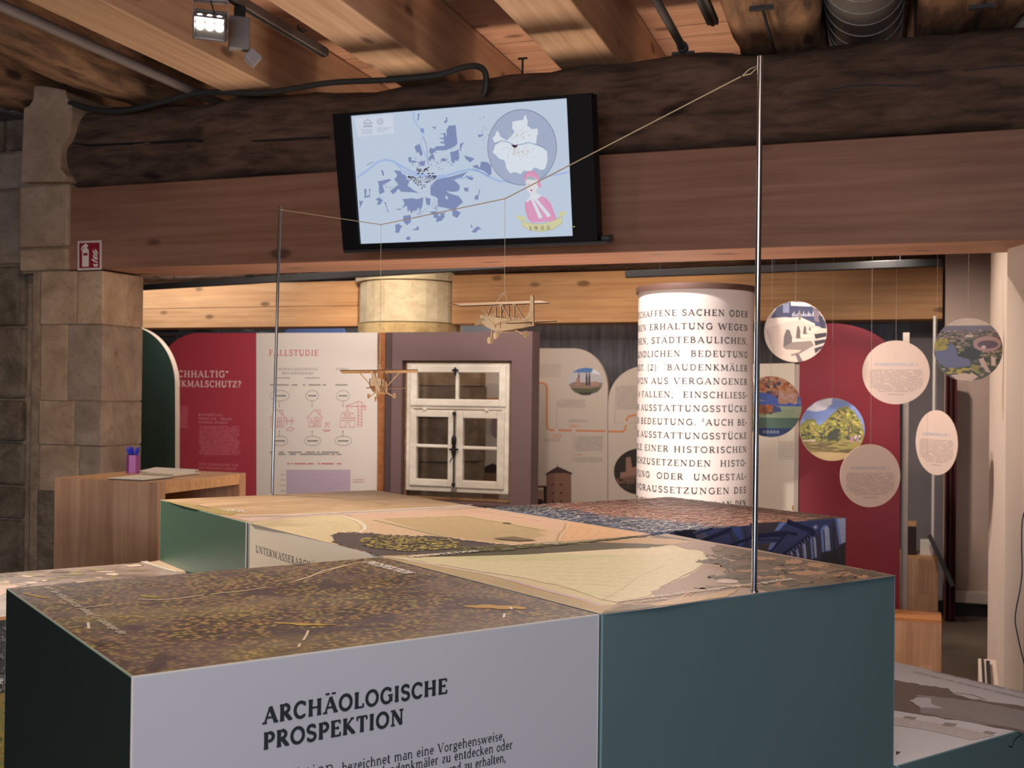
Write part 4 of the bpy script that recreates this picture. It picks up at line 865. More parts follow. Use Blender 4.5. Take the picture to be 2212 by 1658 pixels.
a = Art(Ff, .0030); p = Ff.px(-2, 1476); text(a, 'ein', p[0], p[1], None, .018, wt=.13, col=WHI); p = Ff.px(-22, 1476); text(a, 'St', p[0], p[1], None, .018, wt=.13, col=WHI); a.build('lettering', fp, INK)
# --- low white block, right
rt7, tp, fp, lp, T, Ff, Lf = block('low block at the right with white topped drawing of a ruin, beside the teal block', 2.026, 3.032, -.012, .985, .72, plain('white_print', C(214, 212, 220), .4, 0, .02, 3), TEAL, TEAL, TRIMT, TRIMW)
a = Art(T)
a.poly(wob([(1900, 1460), (1960, 1474), (2000, 1480), (2045, 1486), (2060, 1498), (2100, 1510), (2120, 1512), (2212, 1526), (2280, 1540), (2280, 1600), (2200, 1580), (2110, 1562), (2000, 1545), (1900, 1530)], 3, 5, 4), C(98, 84, 80))
a.poly(wob([(1980, 1500), (2060, 1508), (2130, 1518), (2212, 1536), (2280, 1548), (2280, 1590), (2180, 1572), (2070, 1555), (1990, 1540)], 3, 5, 6), C(142, 136, 140))
a.poly(wob([(1965, 1512), (1985, 1506), (2010, 1508), (2012, 1520), (2040, 1530), (1990, 1528)], 2, 3, 2), C(196, 196, 206))
a.poly([(1900, 1545), (1960, 1552), (2050, 1566), (2150, 1588), (2100, 1598), (1990, 1574), (1900, 1562)], C(196, 188, 190))
for q in ([(1955, 1546), (1980, 1549), (1974, 1554), (1950, 1551)], [(2042, 1560), (2068, 1563), (2058, 1570), (2034, 1567)], [(2130, 1578), (2152, 1582), (2140, 1587), (2122, 1583)]): a.poly(q, C(150, 138, 134))
a.line([(2060, 1496), (2100, 1500), (2130, 1511)], .003, C(90, 70, 66)); a.line([(2010, 1538), (2060, 1547), (2120, 1560), (2200, 1575)], .004, C(90, 76, 74))
a.poly([(1935, 1622), (1946, 1624), (1936, 1630)], C(40, 40, 44)); a.build('printed_image', tp, PRINTT)
TU = Fr(T.o, DU, -DV, Z_); a = Art(TU, .0022)
A_ = TU.px(2250, 1517); B_ = TU.px(1975, 1452); text(a, 'Ausgrabungen im Inneren der Oberstadt', A_[0], A_[1], B_[0]-A_[0], .012, wt=.13, col=C(90, 86, 92))
A_ = TU.px(2255, 1506); B_ = TU.px(2018, 1449); text(a, 'St. Stefan, Regensburg, oder unter', A_[0], A_[1], B_[0]-A_[0], .012, wt=.13, col=C(90, 86, 92)); a.build('lettering', tp, INK)
a = Art(Ff); a.line([(2206, 1586), (2192, 1596), (2188, 1606), (2186, 1613), (2178, 1611)], .003, C(30, 44, 50)); a.build('loose_thread', fp, INK)
# ================================================================ poles, line, planes
pr = onz(1629, 1278, 1.1003); pl = onz(588, 1068, 1.1003)
def pole(base, topz, r, label, lean=(0, 0)):
    t_ = base+V3(lean[0], lean[1], topz-1.1); rt = empty('metal_pole', base, label, 'pole', 'polished metal poles holding the line')
    d = unit(t_-base); MB().tube([base, t_-d*.002, t_], [r, r, r*.8], 20).build('rod', STEEL, rt); 
    MB().lathe(base, [(r*1.5, 0), (r*1.5, .002), (r*1.05, .003)], 20).build('base_ring', STEEL, rt); return t_
zt_r = atY(1632, 120, pr[1])[2]; zt_l = atY(597, 445, pl[1])[2]
tr_ = pole(pr, zt_r, .0052, 'taller polished steel pole standing near the front edge of the teal block', (.0018, 0))
tl_ = pole(pl, zt_l, .0050, 'shorter polished steel pole on the rearmost sandy block, leaning slightly', (.0135, 0))
nrm = unit(np.cross(pr-pl, Z_)); PP = Fr(pl, unit((pr-pl)*V3(1, 1, 0)), Z_)
def onp(x, y): return PP.p(*PP.px(x, y))
TW = plain('twine', C(196, 176, 140), .9); TWD = plain('thread_pale', C(205, 192, 170), .8)
k1 = onp(823, 485); k2 = onp(1091, 429); e1 = tl_-Z_*.012; e2 = tr_-Z_*.020
line_ = empty('hanging_line', k1, 'thin twine tied between the two metal poles', 'string')
MB().tube([e1, k1, k2, e2-(e2-k2)*.06], .0013, 6).build('twine', TW, line_)
dd = unit(e2-k2); u_ = unit(np.cross(dd, V3(0, 1, 0)))
MB().tube([e2-dd*.045, e2-dd*.025+u_*.005, e2+u_*.003, e2-dd*.025-u_*.004, e2-dd*.045], .0012, 6).tube([e2+V3(0, 0, .004), e2+V3(-.006, 0, .001), e2+V3(-.003, 0, -.006)], .0012, 6).tube([e1+V3(-.008, 0, .002), e1+V3(.008, 0, .001), e1+V3(.015, 0, -.003)], .0012, 6).build('knot', TW, line_)
PLY = plain('birch_plywood', C(226, 190, 142), .6, 0, .05, 20); BURN = plain('laser_cut_edge', C(96, 58, 40), .7)
PM = [PLY, BURN]
def aeroplane(name, pos, heading, pitch, roll, label, hang, scale=1., prop=0.):
    """pos: centre of the wing; heading: unit vector of the nose"""
    hx = unit(V3(heading[0], heading[1], 0)); r0 = unit(np.cross(hx, Z_))
    f = hx*cos(pitch)+Z_*sin(pitch); up = unit(np.cross(r0, f)); r = r0*cos(roll)+up*sin(roll); up = np.cross(r, f)
    rt = empty(name, pos, label, 'model plane', 'plywood model planes on the line')
    k = scale; P = lambda a, b, c: pos+(f*a+r*b+up*c)*k       # forward, starboard, up
    top = Fr(pos, f*1, -r, up); top.S = f*k; top.T = -r*k; top.N = up*k
    sd = Fr(pos, f, up, r); sd.S = f*k; sd.T = up*k; sd.N = r*k
    fr_ = Fr(pos, r, up, f); fr_.S = r*k; fr_.T = up*k; fr_.N = f*k
    t = .0022
    ti = radians(7); wg = Fr(pos, f, -r, up); wg.S = (f*cos(ti)+up*sin(ti))*k; wg.T = -r*k; wg.N = (up*cos(ti)-f*sin(ti))*k
    MB().prism(wg, [(.020, -.1105), (.020, .1105), (-.017, .1105), (-.017, -.1105)], 0, t, 0, 1).build('wing', PM, rt)
    for sgn in (-1, 1):                                          # fuselage sides: straight nose part, then converging to the tail
        y0 = .0165*sgn; fa = Fr(P(0, y0, 0), f, up, r); fa.S = f*k; fa.T = up*k; fa.N = r*k
        td = unit(V3(-.120, -.0150*sgn, 0)); fwd = -(f*td[0]*1.+r*td[1]); ln = .121
        fbk = Fr(P(-.012, y0, 0), fwd, up, np.cross(fwd, up)); fbk.S = fwd*k; fbk.T = up*k; fbk.N = unit(np.cross(fwd, up))*k
        nose = [(.068, -.024), (.068, -.045), (.007, -.057), (-.012, -.057), (-.012, -.0285), (.03, -.0255)]
        tail = [(0, -.0285), (0, -.057), (-.016, -.0565), (-ln, -.0435), (-ln, -.036), (-.05, -.0305)]
        b0 = (-t/2, t/2)
        o = MB().prism(fa, nose, b0[0], b0[1], 0, 1).prism(fbk, tail, b0[0], b0[1], 0, 1).build('fuselage_side', PM, rt)
        m_ = MB(); bb = (-t/2-.0003, -t/2) if sgn < 0 else (t/2, t/2+.0003)
        for xx in (.064, .058, .051): m_.box(fa, (xx-.0009, xx+.0009), (-.037, -.031), bb)
        for xx, zz_ in ((.053, -.027), (.048, -.027)): m_.box(fa, (xx-.0009, xx+.0009), (zz_, zz_+.0015), bb)
        m_.box(fa, (.0, .0018), (-.051, -.044), bb)
        bb2 = bb if sgn > 0 else bb
        m_.box(fbk, (-.008, -.0065), (-.050, -.038), bb2).box(fbk, (-.114, -.1115), (-.043, -.038), bb2); m_.build('slot', BURN, o)
    for x, z0, z1, w_ in ((.068, -.045, -.024, .0154), (.008, -.056, -.030, .0154), (-.05, -.052, -.032, .0105)):
        MB().prism(fr_, [(-w_, z0), (w_, z0), (w_, z1), (-w_, z1)], x-t, x, 0, 1).build('bulkhead', PM, rt)
    MB().box(top, (-.040, .012), (-.0145, .0145), (-.0605, -.0583)).build('belly_plate', PLY, rt); MB().box(top, (.03, .066), (-.0150, .0150), (-.0275, -.0255)).build('cowl', PLY, rt)
    for b0 in (-.0176, .0154):                                   # cabin frames
        for (x0, z0, x1, z1) in ((.037, -.026, .017, -.002), (.0, -.029, .0, -.002), (-.0225, -.030, -.0225, -.002), (-.062, -.031, -.027, -.002)):
            d = .0018; bo = b0 if x0 > -.03 else b0
            MB().prism(sd, [(x0-d, z0), (x0+d, z0), (x1+d, z1), (x1-d, z1)], bo, bo+t, 0, 1).build('cabin_post', PM, rt)
        MB().box(sd, (-.028, .019), (-.0045, -.0004), (b0, b0+t)).build('cabin_rail', PM[0], rt)
    for s in (-1, 1):                                            # wing struts and main gear
        a, b = P(.002, s*.0185, -.045), P(.0, s*.058, -.001); MB().tube([a, b], .0017*k, 4).build('wing_strut', PLY, rt)
        a, b = P(-.022, s*.014, -.056), P(-.034, s*.034, -.068); MB().tube([a, b], .0019*k, 4).build('gear_leg', PLY, rt)
        for j in (0, 1):
            c = P(-.034, s*(.0355+.0035*j), -.066); MB().lathe(c, [(.0075*k, -.001*k), (.0075*k, .001*k)], 18, 0, r).build('wheel_disc', PM, rt)
    MB().tube([P(.046, 0, -.050), P(.052, 0, -.080)], .0019*k, 4).build('gear_leg', PLY, rt)
    for j in (-1, 1): MB().lathe(P(.056, j*.003, -.081), [(.0075*k, -.001*k), (.0075*k, .001*k)], 18, 0, r).build('wheel_disc', PM, rt)
    MB().prism(top, [(-.112, -.0575), (-.112, .0575), (-.127, .0575), (-.127, -.0575)], -.0375, -.0353, 0, 1).build('tailplane', PM, rt)
    fin = [(-.129, -.044), (-.130, .015), (-.127, .0195), (-.121, .020), (-.117, .016), (-.114, -.010), (-.108, -.020), (-.096, -.028), (-.080, -.0305), (-.080, -.034), (-.128, -.043)]
    MB().prism(sd, fin, -t/2, t/2, 0, 1).build('tail_fin', PM, rt)
    an = radians(prop); pf = Fr(P(.0705, 0, -.034), r*cos(an)+up*sin(an), -r*sin(an)+up*cos(an), f)
    bl = [(.0052*sin(pi*(.10+.90*j/10)), .001+.033*j/10) for j in range(11)]; bl = [(x*k, y*k) for x, y in bl]+[(-x*k, y*k) for x, y in bl[::-1]]
    MB().prism(pf, bl, 0, t*.8*k).prism(pf, [(x, -y) for x, y in bl], 0, t*.8*k).prism(pf, ell(0, 0, .0045*k, .0045*k, 12), -.001*k, t*k).build('propeller', PLY, rt)
    h = hang; kn = h-Z_*0
    return rt, P, hang
def thread(top, knot, P, label):
    o = empty('suspension_thread', top, label, 'string')
    MB().tube([top, knot], .00055, 5).build('thread', TWD, o)
    MB().tube([knot, P(.016, -.008, .0022)], .0007, 5).tube([knot, P(-.014, .006, .0022)], .0007, 5).tube([knot, knot+V3(-.008, 0, -.004), knot+V3(-.015, 0, -.009)], .0007, 5).build('knot', TWD, o); return o
wp = onp(1085, 656.5); h_ = unit(V3(-.515, .857, 0))
_, P_, _ = aeroplane('model_aeroplane', wp, h_, radians(4), radians(4.6), 'right plywood model plane, seen from behind, nose to the left', wp, scale=1.11, prop=112)
thread(k2, onp(1090, 632), P_, 'thread from the twine down to the right plywood plane')
wp = onp(820, 803); h_ = unit(V3(-.045, -1, 0))
_, P_, _ = aeroplane('model_aeroplane', wp, h_, radians(4), radians(-1.2), 'left plywood model plane, flying towards the viewer, propeller in front', wp, prop=-20)
thread(k1, onp(821, 787), P_, 'thread from the twine down to the left plywood plane')
# ================================================================ screen on the beam
t11 = radians(11); TO = atY(998, 371, 4.30); TVf = Fr(TO, R_, Z_*cos(t11)+NB*sin(t11))
tv = empty('wall_screen', TO, 'large black framed monitor on the beam, showing a pale blue city map', 'screen')
tx = lambda x, y: TVf.px(x, y)
MB().box(TVf, (-.532, .522), (-.278, .252), (-.075, -.016)).build('housing', plain('screen_black', C(22, 22, 25), .6, spec=.15), tv, bevel=.004)
mb = MB()
for a_, b_ in (((-.532, -.458), (-.278, .252)), ((.428, .522), (-.278, .252)), ((-.458, .428), (-.278, -.2575)), ((-.458, .428), (.2405, .252))): mb.box(TVf, a_, b_, (-.0155, .004))
mb.build('bezel', plain('bezel_black', C(16, 16, 19), .55, spec=.12), tv, bevel=.001)
MB().box(TVf, (-.53, .56), (-.292, -.279), (-.09, .006)).box(TVf, (.53, .56), (-.279, -.262), (-.09, -.02)).build('mount_ledge', DARKM, tv, bevel=.002)
MB().box(TVf, (-.2, .2), (-.15, .15), (-.19, -.076)).build('wall_mount', DARKM, tv)
m, nt, bs = nodes('led_green'); bs.inputs['Emission Color'].default_value = (.35, 1, .1, 1); bs.inputs['Emission Strength'].default_value = 3
MB().box(TVf, (.4345, .4365), (-.2245, -.2225), (.004, .0052)).build('status_light', m, tv)
SCR = colmat('screen_glow', .4, 0, .80/2**SC.view_settings.exposure)
a = Art(TVf, -.012); BG = C(206, 220, 240); PU = C(140, 152, 196); RV = C(178, 200, 242)
a.poly([(-.4579, -.2574), (.4279, -.2574), (.4279, .2404), (-.4579, .2404)], BG, conv=False)
def Zp(x, y): return (740+x/4.424, 220+y/4.424)      # from a close-up of the map
def ZP(*l): return [Zp(*q) for q in l]
rg = random.Random(4)
for k in range(40): 
    y = 244+k*7; a.line([(760+k*.5, y+2), (900, y-3+rg.uniform(-2, 2)), (1050, y-6+rg.uniform(-2, 2)), (1222, y-12)], .0008, C(196, 214, 226))
a.poly(ZP((100, 150), (470, 118), (478, 300), (130, 332)), C(222, 230, 246))
GY = C(140, 150, 180)
a.line(ZP((185, 200), (225, 165), (265, 195)), .0022, GY); a.line(ZP((186, 205), (266, 200)), .002, GY); a.line(ZP((185, 236), (270, 234)), .003, GY)
for x in (195, 212, 230, 247, 262): a.line(ZP((x, 205), (x, 234)), .0018, GY)
a.line([Zp(*q) for q in ell(345, 185, 28, 28, 20)], .0016, GY, closed=True); a.line(ZP((325, 200), (350, 172), (366, 186), (342, 206)), .0016, GY)
for k in range(5): a.line(ZP((160+(k % 3)*8, 262+k*11), (275, 258+k*11)), .0012, C(170, 180, 206))
for k in range(5): a.line(ZP((315, 248+k*11), (460-k*22, 243+k*11)), .0012, C(170, 180, 206))
riv = ZP((128, 725), (240, 640), (330, 570), (400, 552), (480, 570), (560, 620), (650, 668), (740, 700), (860, 712), (980, 705), (1090, 672), (1200, 645), (1290, 660), (1390, 718), (1480, 755), (1590, 768), (1760, 760), (1930, 712), (2160, 672))
a.line(riv, [.008]*4+[.009]*8+[.007]*7, RV); a.line(ZP((480, 570), (560, 660), (660, 700), (760, 712), (860, 730), (980, 715)), .006, RV)
a.line(ZP((665, 95), (668, 160), (700, 220), (745, 270), (752, 340), (735, 400), (770, 480), (800, 560), (810, 610)), [.007, .006, .005, .004, .003, .003, .004, .005, .005], RV)
a.poly(ZP((725, 255), (765, 250), (768, 300), (740, 290)), C(140, 164, 220)); a.line(ZP((758, 330), (790, 410), (800, 500), (808, 590)), .0022, C(132, 140, 190))
pol = [[(1000, 225), (1070, 220), (1088, 400), (1060, 425), (980, 460), (870, 465), (860, 450), (880, 425), (960, 420), (975, 330), (985, 300), (980, 265)],
 [(920, 300), (975, 295), (970, 400), (920, 395), (925, 380), (955, 380), (955, 360), (915, 350), (915, 340), (955, 340), (950, 310)],
 [(840, 235), (890, 235), (870, 265)], [(975, 140), (995, 150), (985, 175), (995, 185), (965, 205), (955, 190), (975, 165)], [(705, 115), (725, 110), (715, 175), (700, 180)],
 [(1015, 480), (1075, 465), (1095, 445), (1105, 540), (1090, 570), (1060, 555), (1060, 585), (1035, 580)], [(1110, 400), (1160, 375), (1140, 400), (1120, 470), (1112, 470)],
 [(675, 425), (725, 400), (755, 500), (735, 520), (720, 480), (700, 490)], [(820, 440), (870, 445), (880, 480), (850, 490), (870, 560), (840, 540), (825, 570), (810, 540), (840, 500), (815, 480)],
 [(705, 575), (780, 560), (775, 610), (730, 610)], [(1150, 510), (1250, 540), (1210, 580), (1165, 545)], [(930, 540), (960, 535), (985, 560), (960, 570), (930, 560)],
 [(620, 525), (650, 530), (640, 560), (680, 560), (700, 580), (640, 580), (620, 570)],
 [(1235, 610), (1280, 600), (1300, 635), (1315, 570), (1370, 575), (1410, 610), (1412, 690), (1390, 705), (1340, 660), (1240, 625)],
 [(320, 760), (440, 735), (450, 750), (420, 770), (370, 790), (390, 860), (340, 885), (335, 800)],
 [(480, 655), (540, 660), (560, 690), (590, 700), (600, 740), (640, 745), (610, 800), (660, 840), (720, 870), (660, 865), (545, 860), (520, 830), (500, 860), (470, 885), (440, 850), (520, 790), (480, 740), (510, 700)],
 [(830, 800), (890, 740), (1020, 715), (1190, 665), (1130, 720), (1050, 740), (1110, 800), (1100, 850), (1040, 860), (980, 850), (1000, 870), (1100, 900), (1140, 960), (1060, 1030), (1030, 1030), (960, 1010), (900, 1000), (900, 930), (880, 910), (830, 890)],
 [(560, 930), (640, 920), (700, 930), (760, 910), (750, 1000), (735, 1045), (710, 1010), (690, 1040), (660, 1040), (650, 1070), (630, 1030), (610, 1050), (600, 990), (550, 1020), (580, 975)],
 [(780, 910), (830, 925), (825, 990), (790, 980)], [(820, 1050), (900, 1040), (880, 1060), (960, 1060), (965, 1100), (940, 1135), (885, 1150), (890, 1110), (860, 1110), (860, 1080)],
 [(1035, 1035), (1070, 1030), (1120, 1060), (1085, 1110), (1040, 1090)], [(565, 1090), (640, 1080), (640, 1150), (605, 1180), (570, 1150)], [(490, 1180), (520, 1160), (565, 1190), (540, 1215), (525, 1255), (490, 1250)],
 [(195, 830), (215, 830), (210, 900), (245, 890), (240, 830), (255, 830), (250, 910), (195, 920)], [(300, 930), (340, 910), (375, 940), (350, 980), (315, 985), (330, 950)], [(145, 945), (185, 945), (150, 1020)],
 [(385, 960), (400, 960), (430, 1055), (420, 1055)], [(355, 650), (370, 650), (385, 705), (370, 700)], [(650, 1225), (690, 1210), (700, 1190), (715, 1190), (718, 1225)], [(595, 1300), (615, 1285), (640, 1300), (630, 1320), (600, 1320)],
 [(1280, 315), (1335, 310), (1330, 325), (1295, 340)], [(1250, 930), (1265, 890), (1285, 890), (1300, 830), (1305, 835), (1285, 940)], [(1150, 820), (1195, 820), (1190, 860), (1155, 850)], [(1220, 1245), (1250, 1210), (1280, 1190), (1320, 1215), (1280, 1225), (1265, 1250)], [(1210, 1165), (1235, 1195), (1215, 1205)],
 [(215, 600), (285, 567), (285, 573), (225, 605)], [(1165, 700), (1240, 725), (1225, 750), (1190, 735)], [(510, 1020), (560, 1030), (500, 1030)]]
for k, p in enumerate(pol): a.poly([Zp(*q) for q in wob(p, 5, 2, k)], PU)
rg = random.Random(6)
for k in range(150):
    cx, cy, sx_, sy_ = rg.choice([(900, 480, 120, 60), (900, 600, 110, 60), (690, 560, 60, 60), (420, 830, 60, 60), (880, 990, 60, 60), (1340, 260, 60, 90), (1000, 560, 50, 40), (720, 1040, 60, 40), (950, 1060, 60, 30)])
    x = rg.gauss(cx, sx_*.5); y = rg.gauss(cy, sy_*.5); w_ = rg.uniform(3, 14); h_ = rg.uniform(2, 9); a.poly(ZP((x, y), (x+w_, y-1), (x+w_, y+h_), (x-2, y+h_)), PU)
for (x, y, w_, h_) in ((970, 905, 30, 30), (900, 1075, 30, 18)): a.poly(ZP((x, y), (x+w_*.5, y-h_*.4), (x+w_, y+h_*.5), (x+w_*.4, y+h_)), BG)
a.line(ZP((1235, 640), (1330, 680), (1390, 712)), .003, C(132, 156, 226)); a.line(ZP((1030, 745), (1140, 728), (1230, 705)), .003, C(150, 176, 236))
DKR = C(58, 34, 50)
for k in range(150):
    t = rg.random(); x = 610+270*t; lo = 830-abs(t-.5)*230; y = rg.uniform(705+8*sin(t*6), max(720, lo)); w_ = rg.uniform(5, 15); h_ = rg.uniform(4, 11)
    a.poly(ZP((x, y), (x+w_, y-1), (x+w_-2, y+h_), (x-1, y+h_)), DKR)
for k in range(26): x = rg.uniform(690, 815); y = rg.gauss(640, 14); a.poly(ZP((x, y), (x+12, y-2), (x+10, y+8), (x-1, y+8)), DKR)
for x in (700, 740, 800, 840): a.poly(ZP((x, 680), (x+26, 676), (x+26, 686), (x, 690)), DKR)
for k in range(20): x = 625+k*12; a.line(ZP((x, 720), (x+rg.uniform(-3, 6), 800)), .0011, BG)
a.poly([Zp(*q) for q in ell(1708, 433, 330, 362, 48)], C(176, 188, 216)); a.line([Zp(*q) for q in ell(1708, 433, 330, 362, 48)], .0016, C(70, 84, 112), closed=True)
LD = [(1735, 115), (1760, 170), (1755, 225), (1800, 260), (1850, 250), (1860, 300), (1840, 400), (1870, 420), (1945, 460), (1950, 545), (1925, 640), (1880, 650), (1830, 625), (1790, 660), (1720, 655), (1690, 690), (1640, 670), (1590, 685), (1560, 640), (1540, 560), (1480, 535), (1425, 480), (1450, 410), (1500, 385), (1450, 395), (1425, 350), (1450, 320), (1475, 268), (1500, 330), (1560, 370), (1610, 320), (1640, 280), (1610, 250), (1612, 190), (1720, 170)]
a.poly([Zp(*q) for q in wob(LD, 6, 3, 2)], C(234, 242, 252))
for k in range(120):
    x = rg.gauss(1680, 75); y = rg.choice([rg.gauss(470, 40), rg.gauss(310, 35), rg.gauss(460, 40)]); a.poly(ZP((x, y), (x+9, y-2), (x+8, y+6), (x-2, y+7)), C(214, 204, 196))
a.line(ZP((1440, 400), (1510, 370), (1580, 385), (1640, 415), (1700, 405), (1770, 388), (1850, 410), (1900, 430), (1945, 462)), .0022, C(112, 134, 190)); a.poly(ZP((1600, 408), (1640, 412), (1668, 410), (1655, 435), (1630, 438)), C(70, 34, 60))
# the drawn woman
PK = C(236, 168, 204); PKD = C(214, 128, 170); FA = C(240, 236, 240)
a.poly(ZP((1752, 700), (1850, 690), (1870, 760), (1860, 820), (1835, 870), (1810, 880), (1770, 865), (1745, 800), (1740, 740)), FA)
a.poly(ZP((1725, 730), (1735, 690), (1770, 660), (1820, 660), (1855, 690), (1875, 740), (1895, 810), (1880, 825), (1850, 790), (1860, 750), (1820, 720), (1770, 712), (1742, 760)), PK)
a.line(ZP((1730, 735), (1745, 685), (1780, 668), (1825, 672), (1858, 712)), .0016, PKD); a.poly(ZP((1745, 745), (1765, 710), (1820, 722), (1850, 750), (1800, 745), (1770, 740)), C(176, 196, 210))
a.line(ZP((1752, 785), (1765, 790), (1778, 786)), .0016, C(90, 80, 96)); a.line(ZP((1800, 788), (1815, 790)), .0014, C(90, 80, 96)); a.line(ZP((1783, 800), (1778, 822), (1790, 824)), .0008, C(170, 150, 160))
a.poly(ZP((1784, 844), (1796, 838), (1812, 845), (1798, 854)), C(168, 40, 80))
a.poly(ZP((1785, 860), (1835, 865), (1840, 900), (1790, 905)), FA)
a.poly(ZP((1735, 960), (1780, 920), (1850, 890), (1935, 915), (1985, 970), (2040, 1120), (1990, 1140), (1800, 1155), (1765, 1120), (1740, 1040)), PK)
a.line(ZP((1740, 960), (1745, 1040), (1790, 1130)), .0014, PKD); a.line(ZP((1925, 930), (1970, 1000), (2030, 1110)), .0014, PKD)
a.poly(ZP((1742, 945), (1790, 905), (1845, 868), (1892, 900), (1860, 925), (1800, 925), (1755, 960)), C(236, 240, 248))
a.poly(ZP((1790, 925), (1815, 925), (1905, 1105), (1872, 1118)), C(236, 240, 248)); a.poly(ZP((1818, 925), (1850, 925), (1985, 1085), (1955, 1105)), C(232, 238, 248))
YL = C(226, 222, 176)
a.poly(ZP((1655, 1085), (1735, 1095), (1745, 1130), (1700, 1135), (1665, 1115)), YL); a.poly(ZP((2050, 1060), (2135, 1040), (2120, 1065), (2130, 1075), (2070, 1100)), YL)
bn = ZP((1705, 1130), (1780, 1160), (1880, 1168), (1990, 1145), (2088, 1092), (2092, 1160), (2000, 1220), (1900, 1240), (1790, 1228), (1712, 1190)); a.poly(bn, YL); a.line(bn, .0012, C(170, 160, 110), closed=True)
p = tx(*Zp(1772, 1222)); q_ = tx(*Zp(1980, 1200)); text(a, '1955', p[0], p[1]-.001, q_[0]-p[0], .0125, wt=.18, col=C(40, 36, 44), gap=.16)
a.build('display_image', tv, SCR)
# fire extinguisher sign
sg = empty('fire_sign', B1.p(*B1.px(194, 550), 0), 'square red and white fire extinguisher sign on the beam end', 'sign')
c4 = [B1.px(*q) for q in ((169, 521), (220, 519), (220, 582), (169, 584))]
MB().prism(B1, [c4[3], c4[2], c4[1], c4[0]], .0005, .004).build('sign_plate', plain('sign_white', C(214, 196, 190), .5), sg)
a = Art(B1, .0042)
a.poly([(172.5, 525), (216.5, 523.5), (216.5, 578), (172.5, 579.5)], C(140, 22, 36)); SW = C(224, 208, 196)
def Sg(x, y): return (150+x/13.01, 500+y/13.01)
a.poly([Sg(*q) for q in [(375, 990), (375, 560), (395, 500), (435, 465), (440, 430), (400, 460), (360, 545), (345, 520), (360, 440), (410, 385), (450, 345), (490, 340), (540, 385), (535, 425), (505, 440), (505, 465), (550, 500), (562, 560), (560, 985)]], SW)
a.poly([Sg(*q) for q in [(405, 605), (530, 600), (530, 675), (405, 680)]], C(140, 40, 34))
for pts in ([(665, 495), (720, 560), (760, 620), (810, 690), (800, 720), (720, 660), (680, 590)], [(750, 480), (790, 540), (825, 610), (800, 650), (750, 580), (730, 530)], [(680, 640), (760, 720), (820, 740), (810, 800), (720, 770), (675, 700)], [(630, 790), (680, 760), (740, 820), (815, 840), (810, 880), (720, 860)], [(680, 900), (740, 920), (815, 900), (815, 970), (760, 995), (700, 965)]): a.poly([Sg(*q) for q in pts], SW)
a.build('pictogram', sg, INK)
# ================================================================ panels at the back
def panel(label, Y0, pts, face, edge, name='display_stand', th=.045, cat='display wall', z0=0.):
    f = bfr(Y0); P_ = [f.px(*q) for q in pts]; ctr = f.p(float(np.mean([p[0] for p in P_])), 0, 0)
    rt = empty(name, ctr, label, cat)
    P_ = [(s, max(t, z0) if q[1] < 1290 else z0) for (s, t), q in zip(P_, pts)]
    MB().prism(f, P_, -th, 0, 0, 1, smooth=False).build('board', [face, edge], rt); return rt, f
EDG = plain('panel_edge', C(196, 180, 168), .6); REDP = plain('panel_red', C(176, 62, 78), .5, 0, .03, 2); WPAN = plain('panel_white', C(222, 212, 204), .55, 0, .02, 2)
arc = lambda cx, cy, rx, ry, a0, a1, n=16: ell(cx, cy, rx, ry, n, a0, a1)
panel('tall dark green panel with rounded top and pale edge, beside the stone pillar', 6.25, [(225, 1300), (225, 700)]+arc(275, 830, 103, 126, -88, 0, 18)+[(378.5, 900), (378.5, 1300)], plain('panel_dark_green', C(54, 80, 74), .5), EDG)
rt, f = panel('crimson panel with rounded left shoulder and white heading about sustainability', 7.9, [(330, 1300), (330, 840)]+arc(430, 840, 100, 121, 180, 270, 16)+[(553, 719), (553, 1300)], REDP, REDP)
a = Art(f); PKT = C(236, 196, 196)
def ptxt(a, s, x0, x1, y, h, **k):
    A_ = a.fr.px(x0, y); B_ = a.fr.px(x1, y); C_ = a.fr.px(x0, y-h); text(a, s, A_[0], A_[1], B_[0]-A_[0], C_[1]-A_[1], **k)
ptxt(a, 'WAS IST „NACHHALTIG“', 262, 494, 813, 13.5, col=PKT, wt=.22); ptxt(a, 'AM DENKMALSCHUTZ?', 322, 521, 834, 13, col=PKT, wt=.22)
for k, (s, x1) in enumerate((('BAUSUBSTANZ', 481), ('ERHALTEN · GRAUE', 501), ('ENERGIE SPAREN', 491))): ptxt(a, s, 429, x1, 897.5+k*8.2, 5, col=C(224, 150, 160), wt=.17, gap=.14)
a.greek(429, 919, 521, 983, 17, C(206, 108, 122), 5, .05, .55); a.greek(388, 876, 408, 925, 13, C(206, 108, 122), 6, .2, .5, 2)
for k, (s, x1) in enumerate((('VON DENKMÄLERN FÜR', 515), ('DIE ZUKUNFT LERNEN', 510))): ptxt(a, s, 430, x1, 1004+k*8, 5, col=C(220, 140, 150), wt=.17, gap=.12)
a.build('printed_text', rt, INK)
rt, f = panel('white panel headed FALLSTUDIE in red, with house and crane drawings', 7.9, [(553.6, 1300), (553.6, 719), (815, 718), (815, 1300)], WPAN, WPAN)
a = Art(f); RD_ = C(196, 44, 62); GT = C(96, 92, 98); RL = C(200, 96, 106)
ptxt(a, 'FALLSTUDIE', 581, 688, 768, 12.5, col=RD_, wt=.15, gap=.1)
ptxt(a, 'DENKMALGESCHÜTZTES', 601, 686, 799, 4.6, col=GT, wt=.16, gap=.12); ptxt(a, 'BESTANDSGEBÄUDE', 609, 677, 808, 4.6, col=GT, wt=.16, gap=.1); ptxt(a, 'NEUBAU', 725, 754, 799, 4.6, col=GT, wt=.16, gap=.1)
a.greek(595, 814, 627, 818, 1, C(170, 160, 158), 3, 0, .6, 3); a.greek(658, 814, 691, 818, 1, C(170, 160, 158), 4, 0, .6, 3); a.greek(581, 829, 753, 833, 1, C(130, 124, 124), 6, 0, .6, 14)
